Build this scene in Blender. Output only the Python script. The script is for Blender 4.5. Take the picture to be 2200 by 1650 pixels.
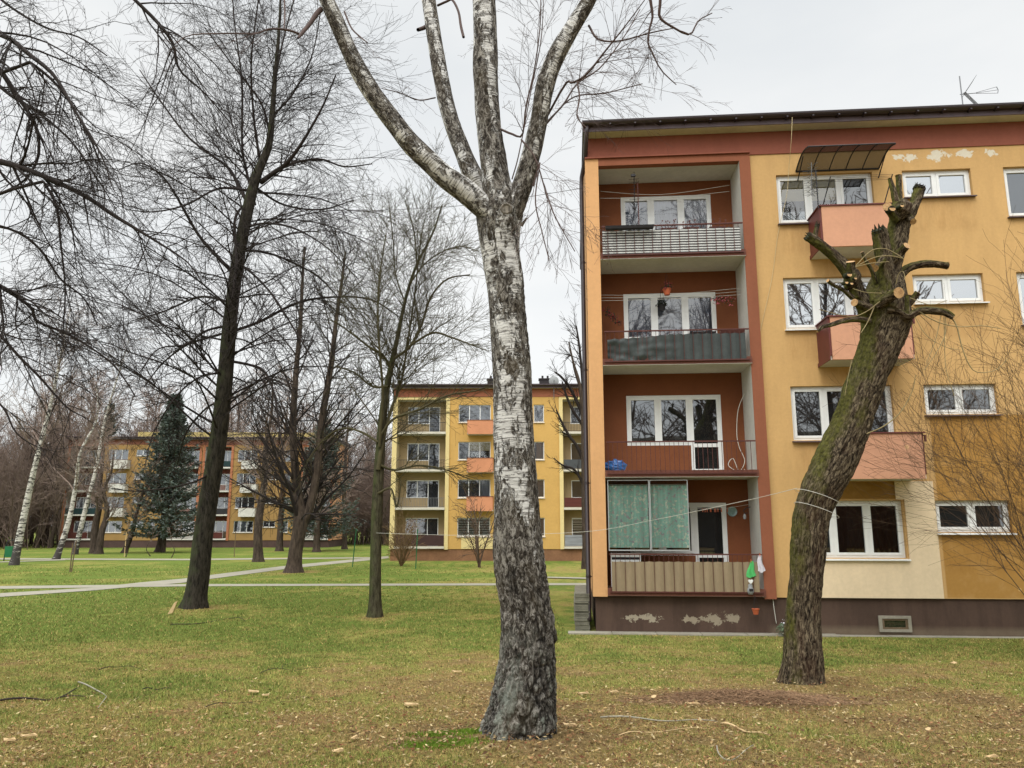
import bpy, math, random
import numpy as np
from mathutils import Vector, noise as mn
rad = math.radians
for o in list(bpy.data.objects): bpy.data.objects.remove(o)
S = bpy.context.scene
COL = S.collection
# ------------------------------------------------------------------ camera
F = 1640.0; PITCH = math.atan(305/1640); EYE = 2.4
cam = bpy.data.cameras.new("camera"); co = bpy.data.objects.new("camera", cam); COL.objects.link(co)
cam.sensor_width = 36; cam.lens = F/2200*36; cam.clip_end = 3000; cam.clip_start = .05
co.location = (0, 0, EYE); co.rotation_euler = (rad(90)+PITCH, 0, 0)
S.camera = co
# ------------------------------------------------------------------ world, sun, exposure
SUN_EL, SUN_ROT = 46, 196
w = bpy.data.worlds.new("World"); S.world = w; w.use_nodes = True
nt = w.node_tree; nt.nodes.clear()
def N(t, tree=nt, **k):
    n = tree.nodes.new(t)
    for a, b in k.items(): setattr(n, a, b)
    return n
sky = N('ShaderNodeTexSky'); sky.sky_type = 'NISHITA'; sky.sun_disc = False
sky.sun_elevation = rad(SUN_EL); sky.sun_rotation = rad(SUN_ROT)
bg1 = N('ShaderNodeBackground'); bg1.inputs[1].default_value = .05
nt.links.new(sky.outputs[0], bg1.inputs[0])
tc = N('ShaderNodeTexCoord'); sx = N('ShaderNodeSeparateXYZ'); nt.links.new(tc.outputs['Generated'], sx.inputs[0])
ramp = N('ShaderNodeValToRGB'); nt.links.new(sx.outputs[2], ramp.inputs[0])
cr = ramp.color_ramp
cr.elements[0].position = 0; cr.elements[0].color = (.31, .31, .31, 1)
cr.elements[1].position = 1; cr.elements[1].color = (.8, .8, .8, 1)
for p, v in ((.25, .302), (.62, .295), (.80, .55)):
    e = cr.elements.new(p); e.color = (v, v, v, 1)
mp = N('ShaderNodeMapping'); mp.inputs['Scale'].default_value = (1, 1, 2.6); nt.links.new(tc.outputs['Generated'], mp.inputs[0])
cn = N('ShaderNodeTexNoise'); cn.inputs['Scale'].default_value = 1.7; cn.inputs['Detail'].default_value = 5; cn.inputs['Roughness'].default_value = .5
nt.links.new(mp.outputs[0], cn.inputs[0])
cc = N('ShaderNodeValToRGB'); nt.links.new(cn.outputs[0], cc.inputs[0])
cc.color_ramp.elements[0].position = .35; cc.color_ramp.elements[0].color = (.84, .87, .885, 1)
cc.color_ramp.elements[1].position = .62; cc.color_ramp.elements[1].color = (1.0, 1.005, .99, 1)
mul = N('ShaderNodeMix', data_type='RGBA', blend_type='MULTIPLY'); mul.inputs[0].default_value = 1
nt.links.new(ramp.outputs[0], mul.inputs[6]); nt.links.new(cc.outputs[0], mul.inputs[7])
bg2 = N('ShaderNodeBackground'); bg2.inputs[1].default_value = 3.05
# added sky glow around the sun direction, out of view, to front-light the facade
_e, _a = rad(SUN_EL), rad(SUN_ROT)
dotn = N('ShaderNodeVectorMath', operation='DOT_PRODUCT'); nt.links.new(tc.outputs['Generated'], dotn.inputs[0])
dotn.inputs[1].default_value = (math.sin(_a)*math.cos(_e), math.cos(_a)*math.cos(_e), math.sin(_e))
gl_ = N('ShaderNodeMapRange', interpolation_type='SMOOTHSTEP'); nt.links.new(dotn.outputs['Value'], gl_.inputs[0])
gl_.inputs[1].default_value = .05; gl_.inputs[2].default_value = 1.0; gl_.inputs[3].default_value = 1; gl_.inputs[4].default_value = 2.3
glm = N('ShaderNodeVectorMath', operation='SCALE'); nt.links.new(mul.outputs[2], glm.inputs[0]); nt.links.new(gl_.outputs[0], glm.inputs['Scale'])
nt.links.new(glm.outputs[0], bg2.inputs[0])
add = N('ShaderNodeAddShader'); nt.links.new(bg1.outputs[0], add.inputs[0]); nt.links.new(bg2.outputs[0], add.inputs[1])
# overcast: the cloud layer hides nearly all of the blue, so the Nishita sky only adds a trace
wo = N('ShaderNodeOutputWorld')
bg1.inputs[1].default_value = .012
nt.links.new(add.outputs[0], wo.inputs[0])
sl = bpy.data.lights.new("sun", 'SUN'); sl.energy = 1.3; sl.angle = rad(25); sl.color = (1, .97, .92)
so = bpy.data.objects.new("sun", sl); COL.objects.link(so)
_e, _a = rad(SUN_EL), rad(SUN_ROT)
_d = Vector((math.sin(_a)*math.cos(_e), math.cos(_a)*math.cos(_e), math.sin(_e)))
so.rotation_euler = _d.to_track_quat('Z', 'Y').to_euler()
S.view_settings.view_transform = 'Standard'; S.view_settings.look = 'None'
S.view_settings.exposure = 0; S.view_settings.gamma = 1
S.render.engine = 'CYCLES'
# ------------------------------------------------------------------ measuring helpers
def ray(x, y):
    a = (x-1100)/F; b = (825-y)/F
    return (a, math.cos(PITCH)-b*math.sin(PITCH), math.sin(PITCH)+b*math.cos(PITCH))
def at(x, y, Y):
    r = ray(x, y); k = Y/r[1]; return np.array((k*r[0], Y, EYE+k*r[2]))
def gz(Y):
    u = min(max((Y-2)/16, 0), 1); return .7*(1-u*u*(3-2*u))
def ground(x, y):
    r = ray(x, y); k = .5
    while EYE+k*r[2] > gz(k*r[1]) and k < 500: k *= 1.002
    return np.array((k*r[0], k*r[1], gz(k*r[1])))
def srgb(h, k=1.0):
    v = [int(h[i:i+2], 16)/255 for i in (0, 2, 4)]
    return tuple(k*(c/12.92 if c <= .04045 else ((c+.055)/1.055)**2.4) for c in v)+(1,)
rng = np.random.default_rng(7); random.seed(7)
# ------------------------------------------------------------------ tagging and mesh helpers
def tag(o, label=None, cat=None, group=None, kind=None):
    for k, v in (('label', label), ('category', cat), ('group', group), ('kind', kind)):
        if v: o[k] = v
    return o
def empty(name, loc, rz=0, **k):
    o = bpy.data.objects.new(name, None); COL.objects.link(o); o.location = loc; o.rotation_euler = (0, 0, rz)
    o.empty_display_size = .2
    return tag(o, **k)
class MB:
    def __init__(s): s.v = []; s.f = []; s.m = []; s.cur = 0
    def add(s, vs, fs):
        n = len(s.v); s.v += [tuple(map(float, v)) for v in vs]; s.f += [tuple(i+n for i in f) for f in fs]; s.m += [s.cur]*len(fs)
    def box(s, x0, x1, y0, y1, z0, z1):
        s.add([(x0,y0,z0),(x1,y0,z0),(x1,y1,z0),(x0,y1,z0),(x0,y0,z1),(x1,y0,z1),(x1,y1,z1),(x0,y1,z1)],
              [(3,2,1,0),(4,5,6,7),(0,1,5,4),(1,2,6,5),(2,3,7,6),(3,0,4,7)])
    def quad(s, a, b, c, d): s.add([a, b, c, d], [(0, 1, 2, 3)])
    def tube(s, pts, r, n=8, cap=True):
        pts = [Vector(p) for p in pts]; rs = r if hasattr(r, '__len__') else [r]*len(pts)
        vs = []; L = len(pts); up = None
        for i, p in enumerate(pts):
            t = (pts[min(i+1, L-1)]-pts[max(i-1, 0)]).normalized()
            if up is None:
                up = Vector((0, 0, 1)) if abs(t.z) < .9 else Vector((1, 0, 0))
            a = t.cross(up).normalized(); b = a.cross(t).normalized(); up = b
            for k in range(n):
                an = 2*math.pi*k/n; vs.append(p+(a*math.cos(an)+b*math.sin(an))*rs[i])
        fs = [(i*n+k, i*n+(k+1) % n, (i+1)*n+(k+1) % n, (i+1)*n+k) for i in range(L-1) for k in range(n)]
        if cap: fs += [tuple(range(n))[::-1], tuple((L-1)*n+k for k in range(n))]
        s.add(vs, fs)
    def disc(s, c, nrm, r, n=14, jag=0):
        nrm = Vector(nrm).normalized(); a = nrm.orthogonal().normalized(); b = nrm.cross(a); c = Vector(c)
        s.add([c]+[c+(a*math.cos(6.2832*k/n)+b*math.sin(6.2832*k/n))*r*(1+random.uniform(-jag, jag)) for k in range(n)],
              [(0, 1+k, 1+(k+1) % n) for k in range(n)])
    def lathe(s, c, prof, n=14):
        c = Vector(c); vs = [c+Vector((r*math.cos(6.2832*k/n), r*math.sin(6.2832*k/n), z)) for r, z in prof for k in range(n)]
        s.add(vs, [(i*n+k, i*n+(k+1) % n, (i+1)*n+(k+1) % n, (i+1)*n+k) for i in range(len(prof)-1) for k in range(n)])
    def build(s, name, mats, parent=None, smooth=False, off=None, **k):
        me = bpy.data.meshes.new(name)
        vs = s.v if off is None else [(v[0]-off[0], v[1]-off[1], v[2]-off[2]) for v in s.v]
        me.from_pydata(vs, [], s.f); me.update()
        for m in (mats if isinstance(mats, (list, tuple)) else [mats]): me.materials.append(m)
        me.polygons.foreach_set('material_index', s.m)
        if smooth: me.polygons.foreach_set('use_smooth', [True]*len(s.f))
        o = bpy.data.objects.new(name, me); COL.objects.link(o)
        if parent: o.parent = parent
        if off is not None and parent is None: o.location = off
        return tag(o, **k)
def npmesh(name, V, Fc, mat, parent=None, smooth=True, attrs=None, **k):
    """V (n,3), Fc (m,q) array of equal sized faces"""
    me = bpy.data.meshes.new(name); q = Fc.shape[1]
    me.vertices.add(len(V)); me.vertices.foreach_set('co', np.ascontiguousarray(V, dtype=np.float32).ravel())
    me.loops.add(Fc.size); me.loops.foreach_set('vertex_index', Fc.astype(np.int32).ravel())
    me.polygons.add(len(Fc)); me.polygons.foreach_set('loop_start', np.arange(0, Fc.size, q, dtype=np.int32))
    me.polygons.foreach_set('loop_total', np.full(len(Fc), q, dtype=np.int32))
    me.polygons.foreach_set('use_smooth', np.full(len(Fc), smooth))
    for an, (ty, data) in (attrs or {}).items():
        a = me.attributes.new(an, ty, 'POINT')
        a.data.foreach_set({'FLOAT': 'value', 'FLOAT_VECTOR': 'vector', 'FLOAT_COLOR': 'color'}[ty], np.ascontiguousarray(data, dtype=np.float32).ravel())
    me.update(); me.validate()
    me.materials.append(mat)
    o = bpy.data.objects.new(name, me); COL.objects.link(o)
    if parent: o.parent = parent
    return tag(o, **k)
def copy_tree(o, parent=None):
    c = o.copy(); COL.objects.link(c); c.parent = parent
    for ch in [x for x in o.children]: copy_tree(ch, c)
    return c
# ------------------------------------------------------------------ materials
def newmat(name):
    m = bpy.data.materials.new(name); m.use_nodes = True; t = m.node_tree
    b = t.nodes['Principled BSDF']; return m, t, b
def objcoord(t, scale=(1, 1, 1), attr=None):
    if attr: c = t.nodes.new('ShaderNodeAttribute'); c.attribute_name = attr; out = c.outputs['Vector']
    else: c = t.nodes.new('ShaderNodeTexCoord'); out = c.outputs['Object']
    m = t.nodes.new('ShaderNodeMapping'); m.inputs['Scale'].default_value = scale; t.links.new(out, m.inputs[0]); return m.outputs[0]
def noise(t, co, sc, det=4, ro=.6, dist=0):
    n = t.nodes.new('ShaderNodeTexNoise'); n.inputs['Scale'].default_value = sc; n.inputs['Detail'].default_value = det
    n.inputs['Roughness'].default_value = ro; n.inputs['Distortion'].default_value = dist; t.links.new(co, n.inputs['Vector']); return n.outputs[0]
def rampn(t, fac, stops):
    r = t.nodes.new('ShaderNodeValToRGB'); e = r.color_ramp.elements
    while len(e) < len(stops): e.new(.5)
    for i, (p, c) in enumerate(stops):
        e[i].position = p; e[i].color = c if hasattr(c, '__len__') else (c, c, c, 1)
    t.links.new(fac, r.inputs[0]); return r.outputs[0]
def mixc(t, fac, a, b, mode='MIX'):
    m = t.nodes.new('ShaderNodeMix'); m.data_type = 'RGBA'; m.blend_type = mode
    for sock, v in ((m.inputs[0], fac), (m.inputs[6], a), (m.inputs[7], b)):
        if hasattr(v, 'links'): t.links.new(v, sock)
        else: sock.default_value = v
    return m.outputs[2]
def mathn(t, op, a, b=None, c=None):
    m = t.nodes.new('ShaderNodeMath'); m.operation = op
    for i, v in enumerate((a, b, c)):
        if v is None: continue
        if hasattr(v, 'links'): t.links.new(v, m.inputs[i])
        else: m.inputs[i].default_value = v
    return m.outputs[0]
def bump(t, b, h, st, dist=.02):
    n = t.nodes.new('ShaderNodeBump'); n.inputs['Strength'].default_value = st; n.inputs['Distance'].default_value = dist
    t.links.new(h, n.inputs['Height']); t.links.new(n.outputs[0], b.inputs['Normal'])
def paint(name, col, rough=.6, var=.12, sc=3, st=.25, fine=60, spec=.3, metal=0, stretch=(1, 1, 1)):
    m, t, b = newmat(name); c = objcoord(t, stretch)
    n1 = noise(t, c, sc); v = rampn(t, n1, [(.3, 1-var), (.7, 1+var*.6)])
    n3 = noise(t, c, sc*9, 3); v3 = rampn(t, n3, [(.35, 1-var*.5), (.65, 1+var*.3)])
    t.links.new(mixc(t, 1, mixc(t, 1, col, v, 'MULTIPLY'), v3, 'MULTIPLY'), b.inputs['Base Color'])
    b.inputs['Roughness'].default_value = rough; b.inputs['Specular IOR Level'].default_value = spec; b.inputs['Metallic'].default_value = metal
    if st: bump(t, b, noise(t, c, fine, 3), st, .006)
    return m
def posmask(t, lo, hi, soft=.02):
    """soft box mask in object x and z"""
    c = t.nodes.new('ShaderNodeTexCoord'); s = t.nodes.new('ShaderNodeSeparateXYZ'); t.links.new(c.outputs['Object'], s.inputs[0])
    out = None
    for sock, a, b_ in ((s.outputs[0], lo[0], hi[0]), (s.outputs[2], lo[1], hi[1])):
        for op_a, op_b in ((a, a+soft), (b_, b_-soft)):
            mr = t.nodes.new('ShaderNodeMapRange'); t.links.new(sock, mr.inputs[0]); mr.inputs[1].default_value = op_a; mr.inputs[2].default_value = op_b
            out = mr.outputs[0] if out is None else mathn(t, 'MULTIPLY', out, mr.outputs[0])
    return out
def wallmat(name, col, dark, masks=(), peel=(), rough=.85, streaks=.25, stains=()):
    m, t, b = newmat(name); c = objcoord(t)
    big = noise(t, c, .6, 5, .6); v = rampn(t, big, [(.3, .93), (.7, 1.05)])
    st = noise(t, objcoord(t, (2.6, 2.6, .5)), 1.0, 6, .65); vs = rampn(t, st, [(.40, 1-streaks*.45), (.56, 1)])
    fine = noise(t, c, 14, 4); vf = rampn(t, fine, [(.3, .95), (.7, 1.04)])
    cc_ = mixc(t, 1, mixc(t, 1, mixc(t, 1, col, v, 'MULTIPLY'), vs, 'MULTIPLY'), vf, 'MULTIPLY')
    for lo, hi, colr, soft in masks:
        mk = posmask(t, lo, hi, soft)
        mk = mathn(t, 'MULTIPLY', mk, rampn(t, noise(t, c, 2.2, 4), [(.25, .55), (.5, 1)]))
        cc_ = mixc(t, mk, cc_, mixc(t, 1, colr, vf, 'MULTIPLY'))
    # small round scars of the wall plugs
    vo = t.nodes.new('ShaderNodeTexVoronoi'); vo.inputs['Scale'].default_value = .9; t.links.new(c, vo.inputs['Vector'])
    sc_ = rampn(t, vo.outputs['Distance'], [(.035, 1), (.05, 0)])
    cc_ = mixc(t, mathn(t, 'MULTIPLY', sc_, .45), cc_, srgb('e0bd84'))
    for lo, hi in stains:
        mk = mathn(t, 'MULTIPLY', posmask(t, lo, hi, .16), rampn(t, noise(t, objcoord(t, (6, 6, 1.2)), 1, 6, .75), [(.38, 0), (.70, .40)]))
        cc_ = mixc(t, mk, cc_, mixc(t, 1, cc_, srgb('c4ae92', 1.), 'MULTIPLY'))
    hh = noise(t, c, 55, 3)
    for lo, hi, thr, sc, colr in peel:
        mk = posmask(t, lo, hi, (hi[1]-lo[1])*.45)
        pn = noise(t, c, sc, 9, .72, .35)
        mk = mathn(t, 'SUBTRACT', pn, mathn(t, 'MULTIPLY', mathn(t, 'SUBTRACT', 1, mk), .32)); mk = rampn(t, mk, [(thr, 0), (thr+.012, 1)])
        cc_ = mixc(t, mk, cc_, mixc(t, 1, colr, vf, 'MULTIPLY')); 
        hh = mathn(t, 'SUBTRACT', hh, mk)
    t.links.new(cc_, b.inputs['Base Color']); b.inputs['Roughness'].default_value = rough; b.inputs['Specular IOR Level'].default_value = .2
    bump(t, b, hh, .35, .006)
    return m
M = {}
M['wall'] = wallmat('ochre render', srgb('c59f69', .92), None,
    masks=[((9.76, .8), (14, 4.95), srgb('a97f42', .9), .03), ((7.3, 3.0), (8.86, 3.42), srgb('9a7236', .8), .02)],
    peel=[((9.3, 11.10), (12.3, 11.80), .475, 2.6, srgb('d8cfba', .85))], streaks=.16,
    stains=[((a, z+2.7*k-h_), (b, z+2.7*k+.05)) for a, b, z, h_ in ((6.6, 9.05, 1.62, .8), (9.65, 11.4, 2.2, .9)) for k in range(4)]+[((7.3, 3.42+2.7*k-.6), (9.2, 3.5+2.7*k)) for k in range(1, 3)])
M['cream_panel'] = wallmat('pale cream insulation', srgb('dcc7a6', .95), None, streaks=.1)
M['peach'] = wallmat('peach render', srgb('cf9f6e', .92), None, streaks=.12)
M['brown'] = wallmat('red brown render', srgb('8f5840', .85), None, streaks=.12, peel=[((2.2, 5.0), (14, 11.9), .70, 9, srgb('c9c0ae', .8))])
M['niche'] = paint('russet niche render', srgb('7a482c', .88), .9, .1, 2, .4)
M['white_wall'] = paint('off white render', srgb('c9c6bd', .85), .9, .1, 1.5, .35)
M['soffit'] = paint('grey cream soffit', srgb('c9c6bd', .9), .9, .12, 1.2, .3)
M['plinth'] = wallmat('dark brown plinth render', srgb('57453b', .85), None, streaks=.5,
    masks=[((5.8, -.1), (14, .22), srgb('7d6f5c', .85), .2)],
    peel=[((2.4, .08), (3.7, .56), .465, 3.6, srgb('a59a86', .8)), ((3.7, .02), (5.4, .60), .46, 4.0, srgb('9a8e7a', .8))])
M['balcony'] = wallmat('salmon balcony render', srgb('c99678', .88), None, streaks=.10)
M['maroon'] = paint('maroon sheet metal', srgb('6a3632', .85), .5, .15, 4, .1)
M['band'] = wallmat('brown band render', srgb('8d5443', .85), None, streaks=.12, peel=[((3, 11.6), (5, 11.8), .6, 9, srgb('c9c0ae', .8))])
M['gutter'] = paint('dark brown gutter metal', srgb('33282b', .8), .35, .15, 5, .05, spec=.5)
M['gutter2'] = paint('dark brown fascia', srgb('5b4c50', .8), .5, .15, 5, .05)
M['roof'] = paint('roofing felt', srgb('3a3536', .8), .9, .2, 3, .4)
M['pvc'] = paint('white plastic', srgb('dedfdc', .95), .35, .05, 5, 0, spec=.5)
M['rail'] = paint('rusty brown railing paint', srgb('5c322a', .8), .6, .25, 20, .2)
M['darkmetal'] = paint('dark metal', srgb('2c2a2c', .8), .5, .2, 10, .1)
M['greymetal'] = paint('grey metal', srgb('77787a', .9), .4, .15, 12, .1, metal=.6)
M['alu'] = paint('aluminium', srgb('b5b7b6', .9), .4, .1, 10, 0, metal=.4)
M['concrete'] = paint('concrete', srgb('9a9484', .8), .9, .18, 2, .6, 30)
M['slabedge'] = paint('slab edge paint', srgb('6d4235', .85), .8, .2, 3, .3)
M['tile'] = paint('ledge tile', srgb('8a6b5a', .85), .6, .12, 2, .2)
M['terracotta'] = paint('terracotta plastic', srgb('b8603e', .85), .5, .1, 6, .05)
M['green_leaf'] = paint('dark leaves', srgb('25301f', .9), .6, .3, 20, 0)
M['pink'] = paint('pink petals', srgb('c0606a', .9), .6, .25, 20, 0)
M['red'] = paint('dark red petals', srgb('7a2a2c', .9), .6, .25, 20, 0)
M['blue'] = paint('blue plastic bag', srgb('2f62a0', .9), .3, .3, 9, .5, 25, spec=.6)
M['cable'] = paint('cream cable', srgb('c8b68a', .9), .5, .05, 2, 0)
M['whiterope'] = paint('white rope', srgb('cfccc0', .9), .8, .08, 6, 0)
M['teal'] = None
M['asphalt'] = paint('path slabs', srgb('a8a290', .66), .95, .1, 1.2, .5, 40)
M['cutwood'] = paint('fresh cut wood', srgb('d7a765', .9), .8, .22, 22, .25, 60)
M['wood'] = paint('pale split wood', srgb('cdb083', .9), .8, .2, 12, .3, 50)
M['greenbin'] = paint('green bin paint', srgb('17623a', .9), .45, .1, 4, 0)
M['stake'] = paint('garden stake', srgb('6b5a44', .9), .8, .2, 9, .2)
M['tan_screen'] = paint('tan plastic screen', srgb('8d7c62', .9), .55, .12, 1.8, .1, stretch=(2, 2, .5))
M['dark_screen'] = paint('dark green grey tarpaulin', srgb('3a403e', .9), .55, .3, 3, .5, 9)
M['lightcloth'] = paint('light cloth', srgb('cfcbd2', .9), .8, .1, 9, .2)
M['greencloth'] = paint('mint green cloth', srgb('4fae62', .9), .8, .1, 9, .2)
M['stone'] = paint('stacked stone', srgb('7d7a6b', .8), .95, .3, 6, .8, 25)
M['blind'] = paint('beige roller blind', srgb('b9ad85', .9), .7, .05, 4, 0)
M['dish'] = paint('dish grey', srgb('8f9192', .9), .5, .08, 5, 0)
def leafy():
    m, t, b = newmat('teal floral cloth'); c = objcoord(t)
    v = t.nodes.new('ShaderNodeTexVoronoi'); v.inputs['Scale'].default_value = 13; t.links.new(c, v.inputs['Vector'])
    f = rampn(t, v.outputs['Color'], [(.25, srgb('a4b2aa', 1.)), (.5, srgb('9fc4ba', 1.)), (.62, srgb('dcdac6', 1.)), (.75, srgb('9a909c', 1.)), (.9, srgb('c4b6aa', 1.))])
    k = mixc(t, rampn(t, noise(t, c, 16, 4), [(.46, 0), (.56, 1)]), srgb('93bfb3', 1.), f)
    b_ = rampn(t, noise(t, objcoord(t, (14, 1, .4)), 1, 2), [(.35, .8), (.65, 1.05)])
    t.links.new(mixc(t, 1, k, b_, 'MULTIPLY'), b.inputs['Base Color']); b.inputs['Roughness'].default_value = .85
    return m
M['teal'] = leafy()
def striped():
    m, t, b = newmat('striped woven screen'); c = t.nodes.new('ShaderNodeTexCoord'); s = t.nodes.new('ShaderNodeSeparateXYZ'); t.links.new(c.outputs['Object'], s.inputs[0])
    # stripes sag slightly between the bars
    sag = mathn(t, 'MULTIPLY', mathn(t, 'ABSOLUTE', mathn(t, 'SINE', mathn(t, 'MULTIPLY', s.outputs[0], math.pi/.2208))), .012)
    z = mathn(t, 'ADD', s.outputs[2], sag)
    fr = mathn(t, 'FRACT', mathn(t, 'DIVIDE', z, .068))
    k = rampn(t, fr, [(.56, 0), (.60, 1), (.97, 1), (1, 0)])
    t.links.new(mixc(t, k, srgb('35322f', .9), srgb('c8c8c4', .9)), b.inputs['Base Color']); b.inputs['Roughness'].default_value = .7
    return m
M['striped'] = striped()
def panemat(name, base, refl=1.0):
    m, t, b = newmat(name); t.nodes.remove(b)
    d = t.nodes.new('ShaderNodeBsdfDiffuse'); c = objcoord(t)
    t.links.new(mixc(t, 1, base, rampn(t, noise(t, c, 2.5, 4), [(.3, .6), (.7, 1.3)]), 'MULTIPLY'), d.inputs[0])
    g = t.nodes.new('ShaderNodeBsdfGlossy'); g.inputs['Roughness'].default_value = .015; g.inputs[0].default_value = (.95, .98, 1, 1)
    fr = t.nodes.new('ShaderNodeFresnel'); fr.inputs[0].default_value = 1.75
    f = mathn(t, 'MULTIPLY', fr.outputs[0], 1.9*refl); f = mathn(t, 'MINIMUM', f, 1.0)
    bn = t.nodes.new('ShaderNodeBump'); bn.inputs['Strength'].default_value = .025; bn.inputs['Distance'].default_value = .05
    t.links.new(noise(t, c, 1.3, 2), bn.inputs['Height']); t.links.new(bn.outputs[0], g.inputs['Normal'])
    mx = t.nodes.new('ShaderNodeMixShader'); t.links.new(f, mx.inputs[0]); t.links.new(d.outputs[0], mx.inputs[1]); t.links.new(g.outputs[0], mx.inputs[2])
    t.links.new(mx.outputs[0], t.nodes['Material Output'].inputs[0]); return m
def glassmat(name, k=1.9, tint=(1, 1, 1, 1)):
    m, t, b = newmat(name); t.nodes.remove(b)
    d = t.nodes.new('ShaderNodeBsdfTransparent'); d.inputs[0].default_value = tint
    g = t.nodes.new('ShaderNodeBsdfGlossy'); g.inputs['Roughness'].default_value = .015
    fr = t.nodes.new('ShaderNodeFresnel'); fr.inputs[0].default_value = 1.75
    f = mathn(t, 'MINIMUM', mathn(t, 'MULTIPLY', fr.outputs[0], k), 1.0)
    mx = t.nodes.new('ShaderNodeMixShader'); t.links.new(f, mx.inputs[0]); t.links.new(d.outputs[0], mx.inputs[1]); t.links.new(g.outputs[0], mx.inputs[2])
    t.links.new(mx.outputs[0], t.nodes['Material Output'].inputs[0]); return m
M['pane'] = panemat('window pane dark room', (.012, .013, .014, 1))
M['pane_mirror'] = panemat('coated window pane', (.02, .022, .026, 1), 2.6)
M['pane_far'] = panemat('window pane of far house', (.02, .022, .026, 1))
M['glass'] = glassmat('clear glass', 2.2, tint=(.96, .98, .98, 1)); M['glass_dusty'] = glassmat('dusty glass', .7, (.97, .98, .96, 1))
M['curtain'] = paint('white net curtain', srgb('a9aebb', .85), .9, .12, 3, .2, stretch=(6, 1, 1))
M['curtain_blue'] = paint('pale blue grey curtain', srgb('8b93a5', .8), .9, .2, 2, .2, stretch=(5, 1, 1))
M['curtain_red'] = paint('red brown curtain', srgb('4a2a22', .8), .9, .2, 2, .2, stretch=(4, 1, 1))
def slats():
    m, t, b = newmat('striped day and night blind'); c = t.nodes.new('ShaderNodeTexCoord'); s = t.nodes.new('ShaderNodeSeparateXYZ'); t.links.new(c.outputs['Object'], s.inputs[0])
    fr = mathn(t, 'FRACT', mathn(t, 'DIVIDE', s.outputs[2], .17)); k = rampn(t, fr, [(.45, 0), (.5, 1)])
    t.links.new(mixc(t, k, srgb('4c5050', .9), srgb('c6c8c4', .9)), b.inputs['Base Color']); return m
M['slats'] = slats()
# ------------------------------------------------------------------ ground, lawn colour field
def vnoise(x, y, seed=0):
    xi = np.floor(x).astype(np.int64); yi = np.floor(y).astype(np.int64); fx = x-xi; fy = y-yi
    fx = fx*fx*(3-2*fx); fy = fy*fy*(3-2*fy)
    def h(a, b):
        n = (a*374761393+b*668265263+seed*974711) & 0x7fffffff
        n = ((n ^ (n >> 13))*1274126177) & 0x7fffffff
        return ((n ^ (n >> 16)) & 0xffff)/65535.0
    return (h(xi, yi)*(1-fx)+h(xi+1, yi)*fx)*(1-fy)+(h(xi, yi+1)*(1-fx)+h(xi+1, yi+1)*fx)*fy
def fbm(x, y, seed=0, o=4):
    r = 0; a = .5; s = 0
    for i in range(o):
        r = r+a*vnoise(x*2**i, y*2**i, seed+i); s += a; a *= .55
    return r/s
def gzv(Y):
    u = np.clip((Y-2)/16, 0, 1); return .7*(1-u*u*(3-2*u))
def sst(a, b, x):
    u = np.clip((x-a)/(b-a), 0, 1); return u*u*(3-2*u)
BX, BY = .04, 7.3       # birch foot
WX, WY = 3.9, 10.85     # willow foot
def greenness(X, Y):
    g = .38+.38*sst(8, 21, Y)+(1.0*(fbm(X*.28, Y*.28, 3)-.5))+.8*(fbm(X*1.1, Y*1.1, 9)-.5)+.75*(fbm(X*3.6, Y*3.6, 17, 3)-.5)
    g = g+.22*sst(-1, -6, X)*sst(7, 10, Y)          # greener on the left
    g = g-.55*np.exp(-((X-BX-.4)**2+(Y-BY-.1)**2)/1.6)
    g = g-.22*np.exp(-((X-WX)**2+(Y-WY)**2)/.8)-.45*sst(1.4, 0, np.abs(Y-12.2)+0*X)*sst(5, 9, X)*0
    g = g-.13*sst(1.5, 5, X)*sst(13, 9, Y)
    g = g-.25*np.exp(-((X-3.0)/1.2)**2-((Y-9.5)/.4)**2)
    for tx, ty, s_ in ((-9.46, 23.5, 1.6), (-3.7, 21.4, 1.0), (-11.55, 41.3, 2.5)):
        g = g-.7*np.exp(-((X-tx)**2+(Y-ty)**2)/s_)
    return np.clip(g, 0, 1)
SOIL = np.array(srgb('8c7550', .70)[:3]); STRAW = np.array(srgb('9d8757', .72)[:3]); MIDG = np.array(srgb('96924e', .74)[:3]); GRN = np.array(srgb('6c7f38', .72)[:3])
def lawncol(g):
    g = g[..., None]; a = np.clip(g/.30, 0, 1); b = np.clip((g-.30)/.30, 0, 1); c = np.clip((g-.6)/.4, 0, 1)
    r = SOIL*(1-a)+STRAW*a; r = r*(1-b)+MIDG*b; return r*(1-c)+GRN*c
def hills(X, Y):
    return 0
ys = np.concatenate([np.linspace(-60, 3, 25), np.linspace(3.2, 20, 170), 20+np.cumsum(.1*1.032**np.arange(150))])
ys = np.concatenate([ys, [ys[-1]*1.4, ys[-1]*2, ys[-1]*4, 2500]])
xr = np.concatenate([np.linspace(0, 9, 90), 9+np.cumsum(.11*1.034**np.arange(130))]); xr = np.concatenate([xr, [xr[-1]*1.5, xr[-1]*3, 2500]])
xs = np.concatenate([-xr[:0:-1], xr])
GX, GY = np.meshgrid(xs, ys)
near = sst(45, 25, GY)
def bumpz(X, Y): return sst(29, 19, Y)*((fbm(X*.9, Y*.9, 21)-.5)*.07+(fbm(X*5, Y*5, 31, 2)-.5)*.025)
def bfac(X, Y):  # flatten the lawn along the house
    d_ = (18.45-X*math.tan(rad(4.64)))-Y
    return 1-sst(.9, .1, np.abs(d_))*(X > 1)
def gsurf(X, Y):
    X = np.asarray(X, float); Y = np.asarray(Y, float)
    z = gzv(Y)+bumpz(X, Y)*bfac(X, Y)-.006
    z = z+.08*np.exp(-((X-BX)**2+(Y-BY)**2)/.5)+.05*np.exp(-((X-WX)**2+(Y-WY)**2)/.4)
    return z
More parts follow.
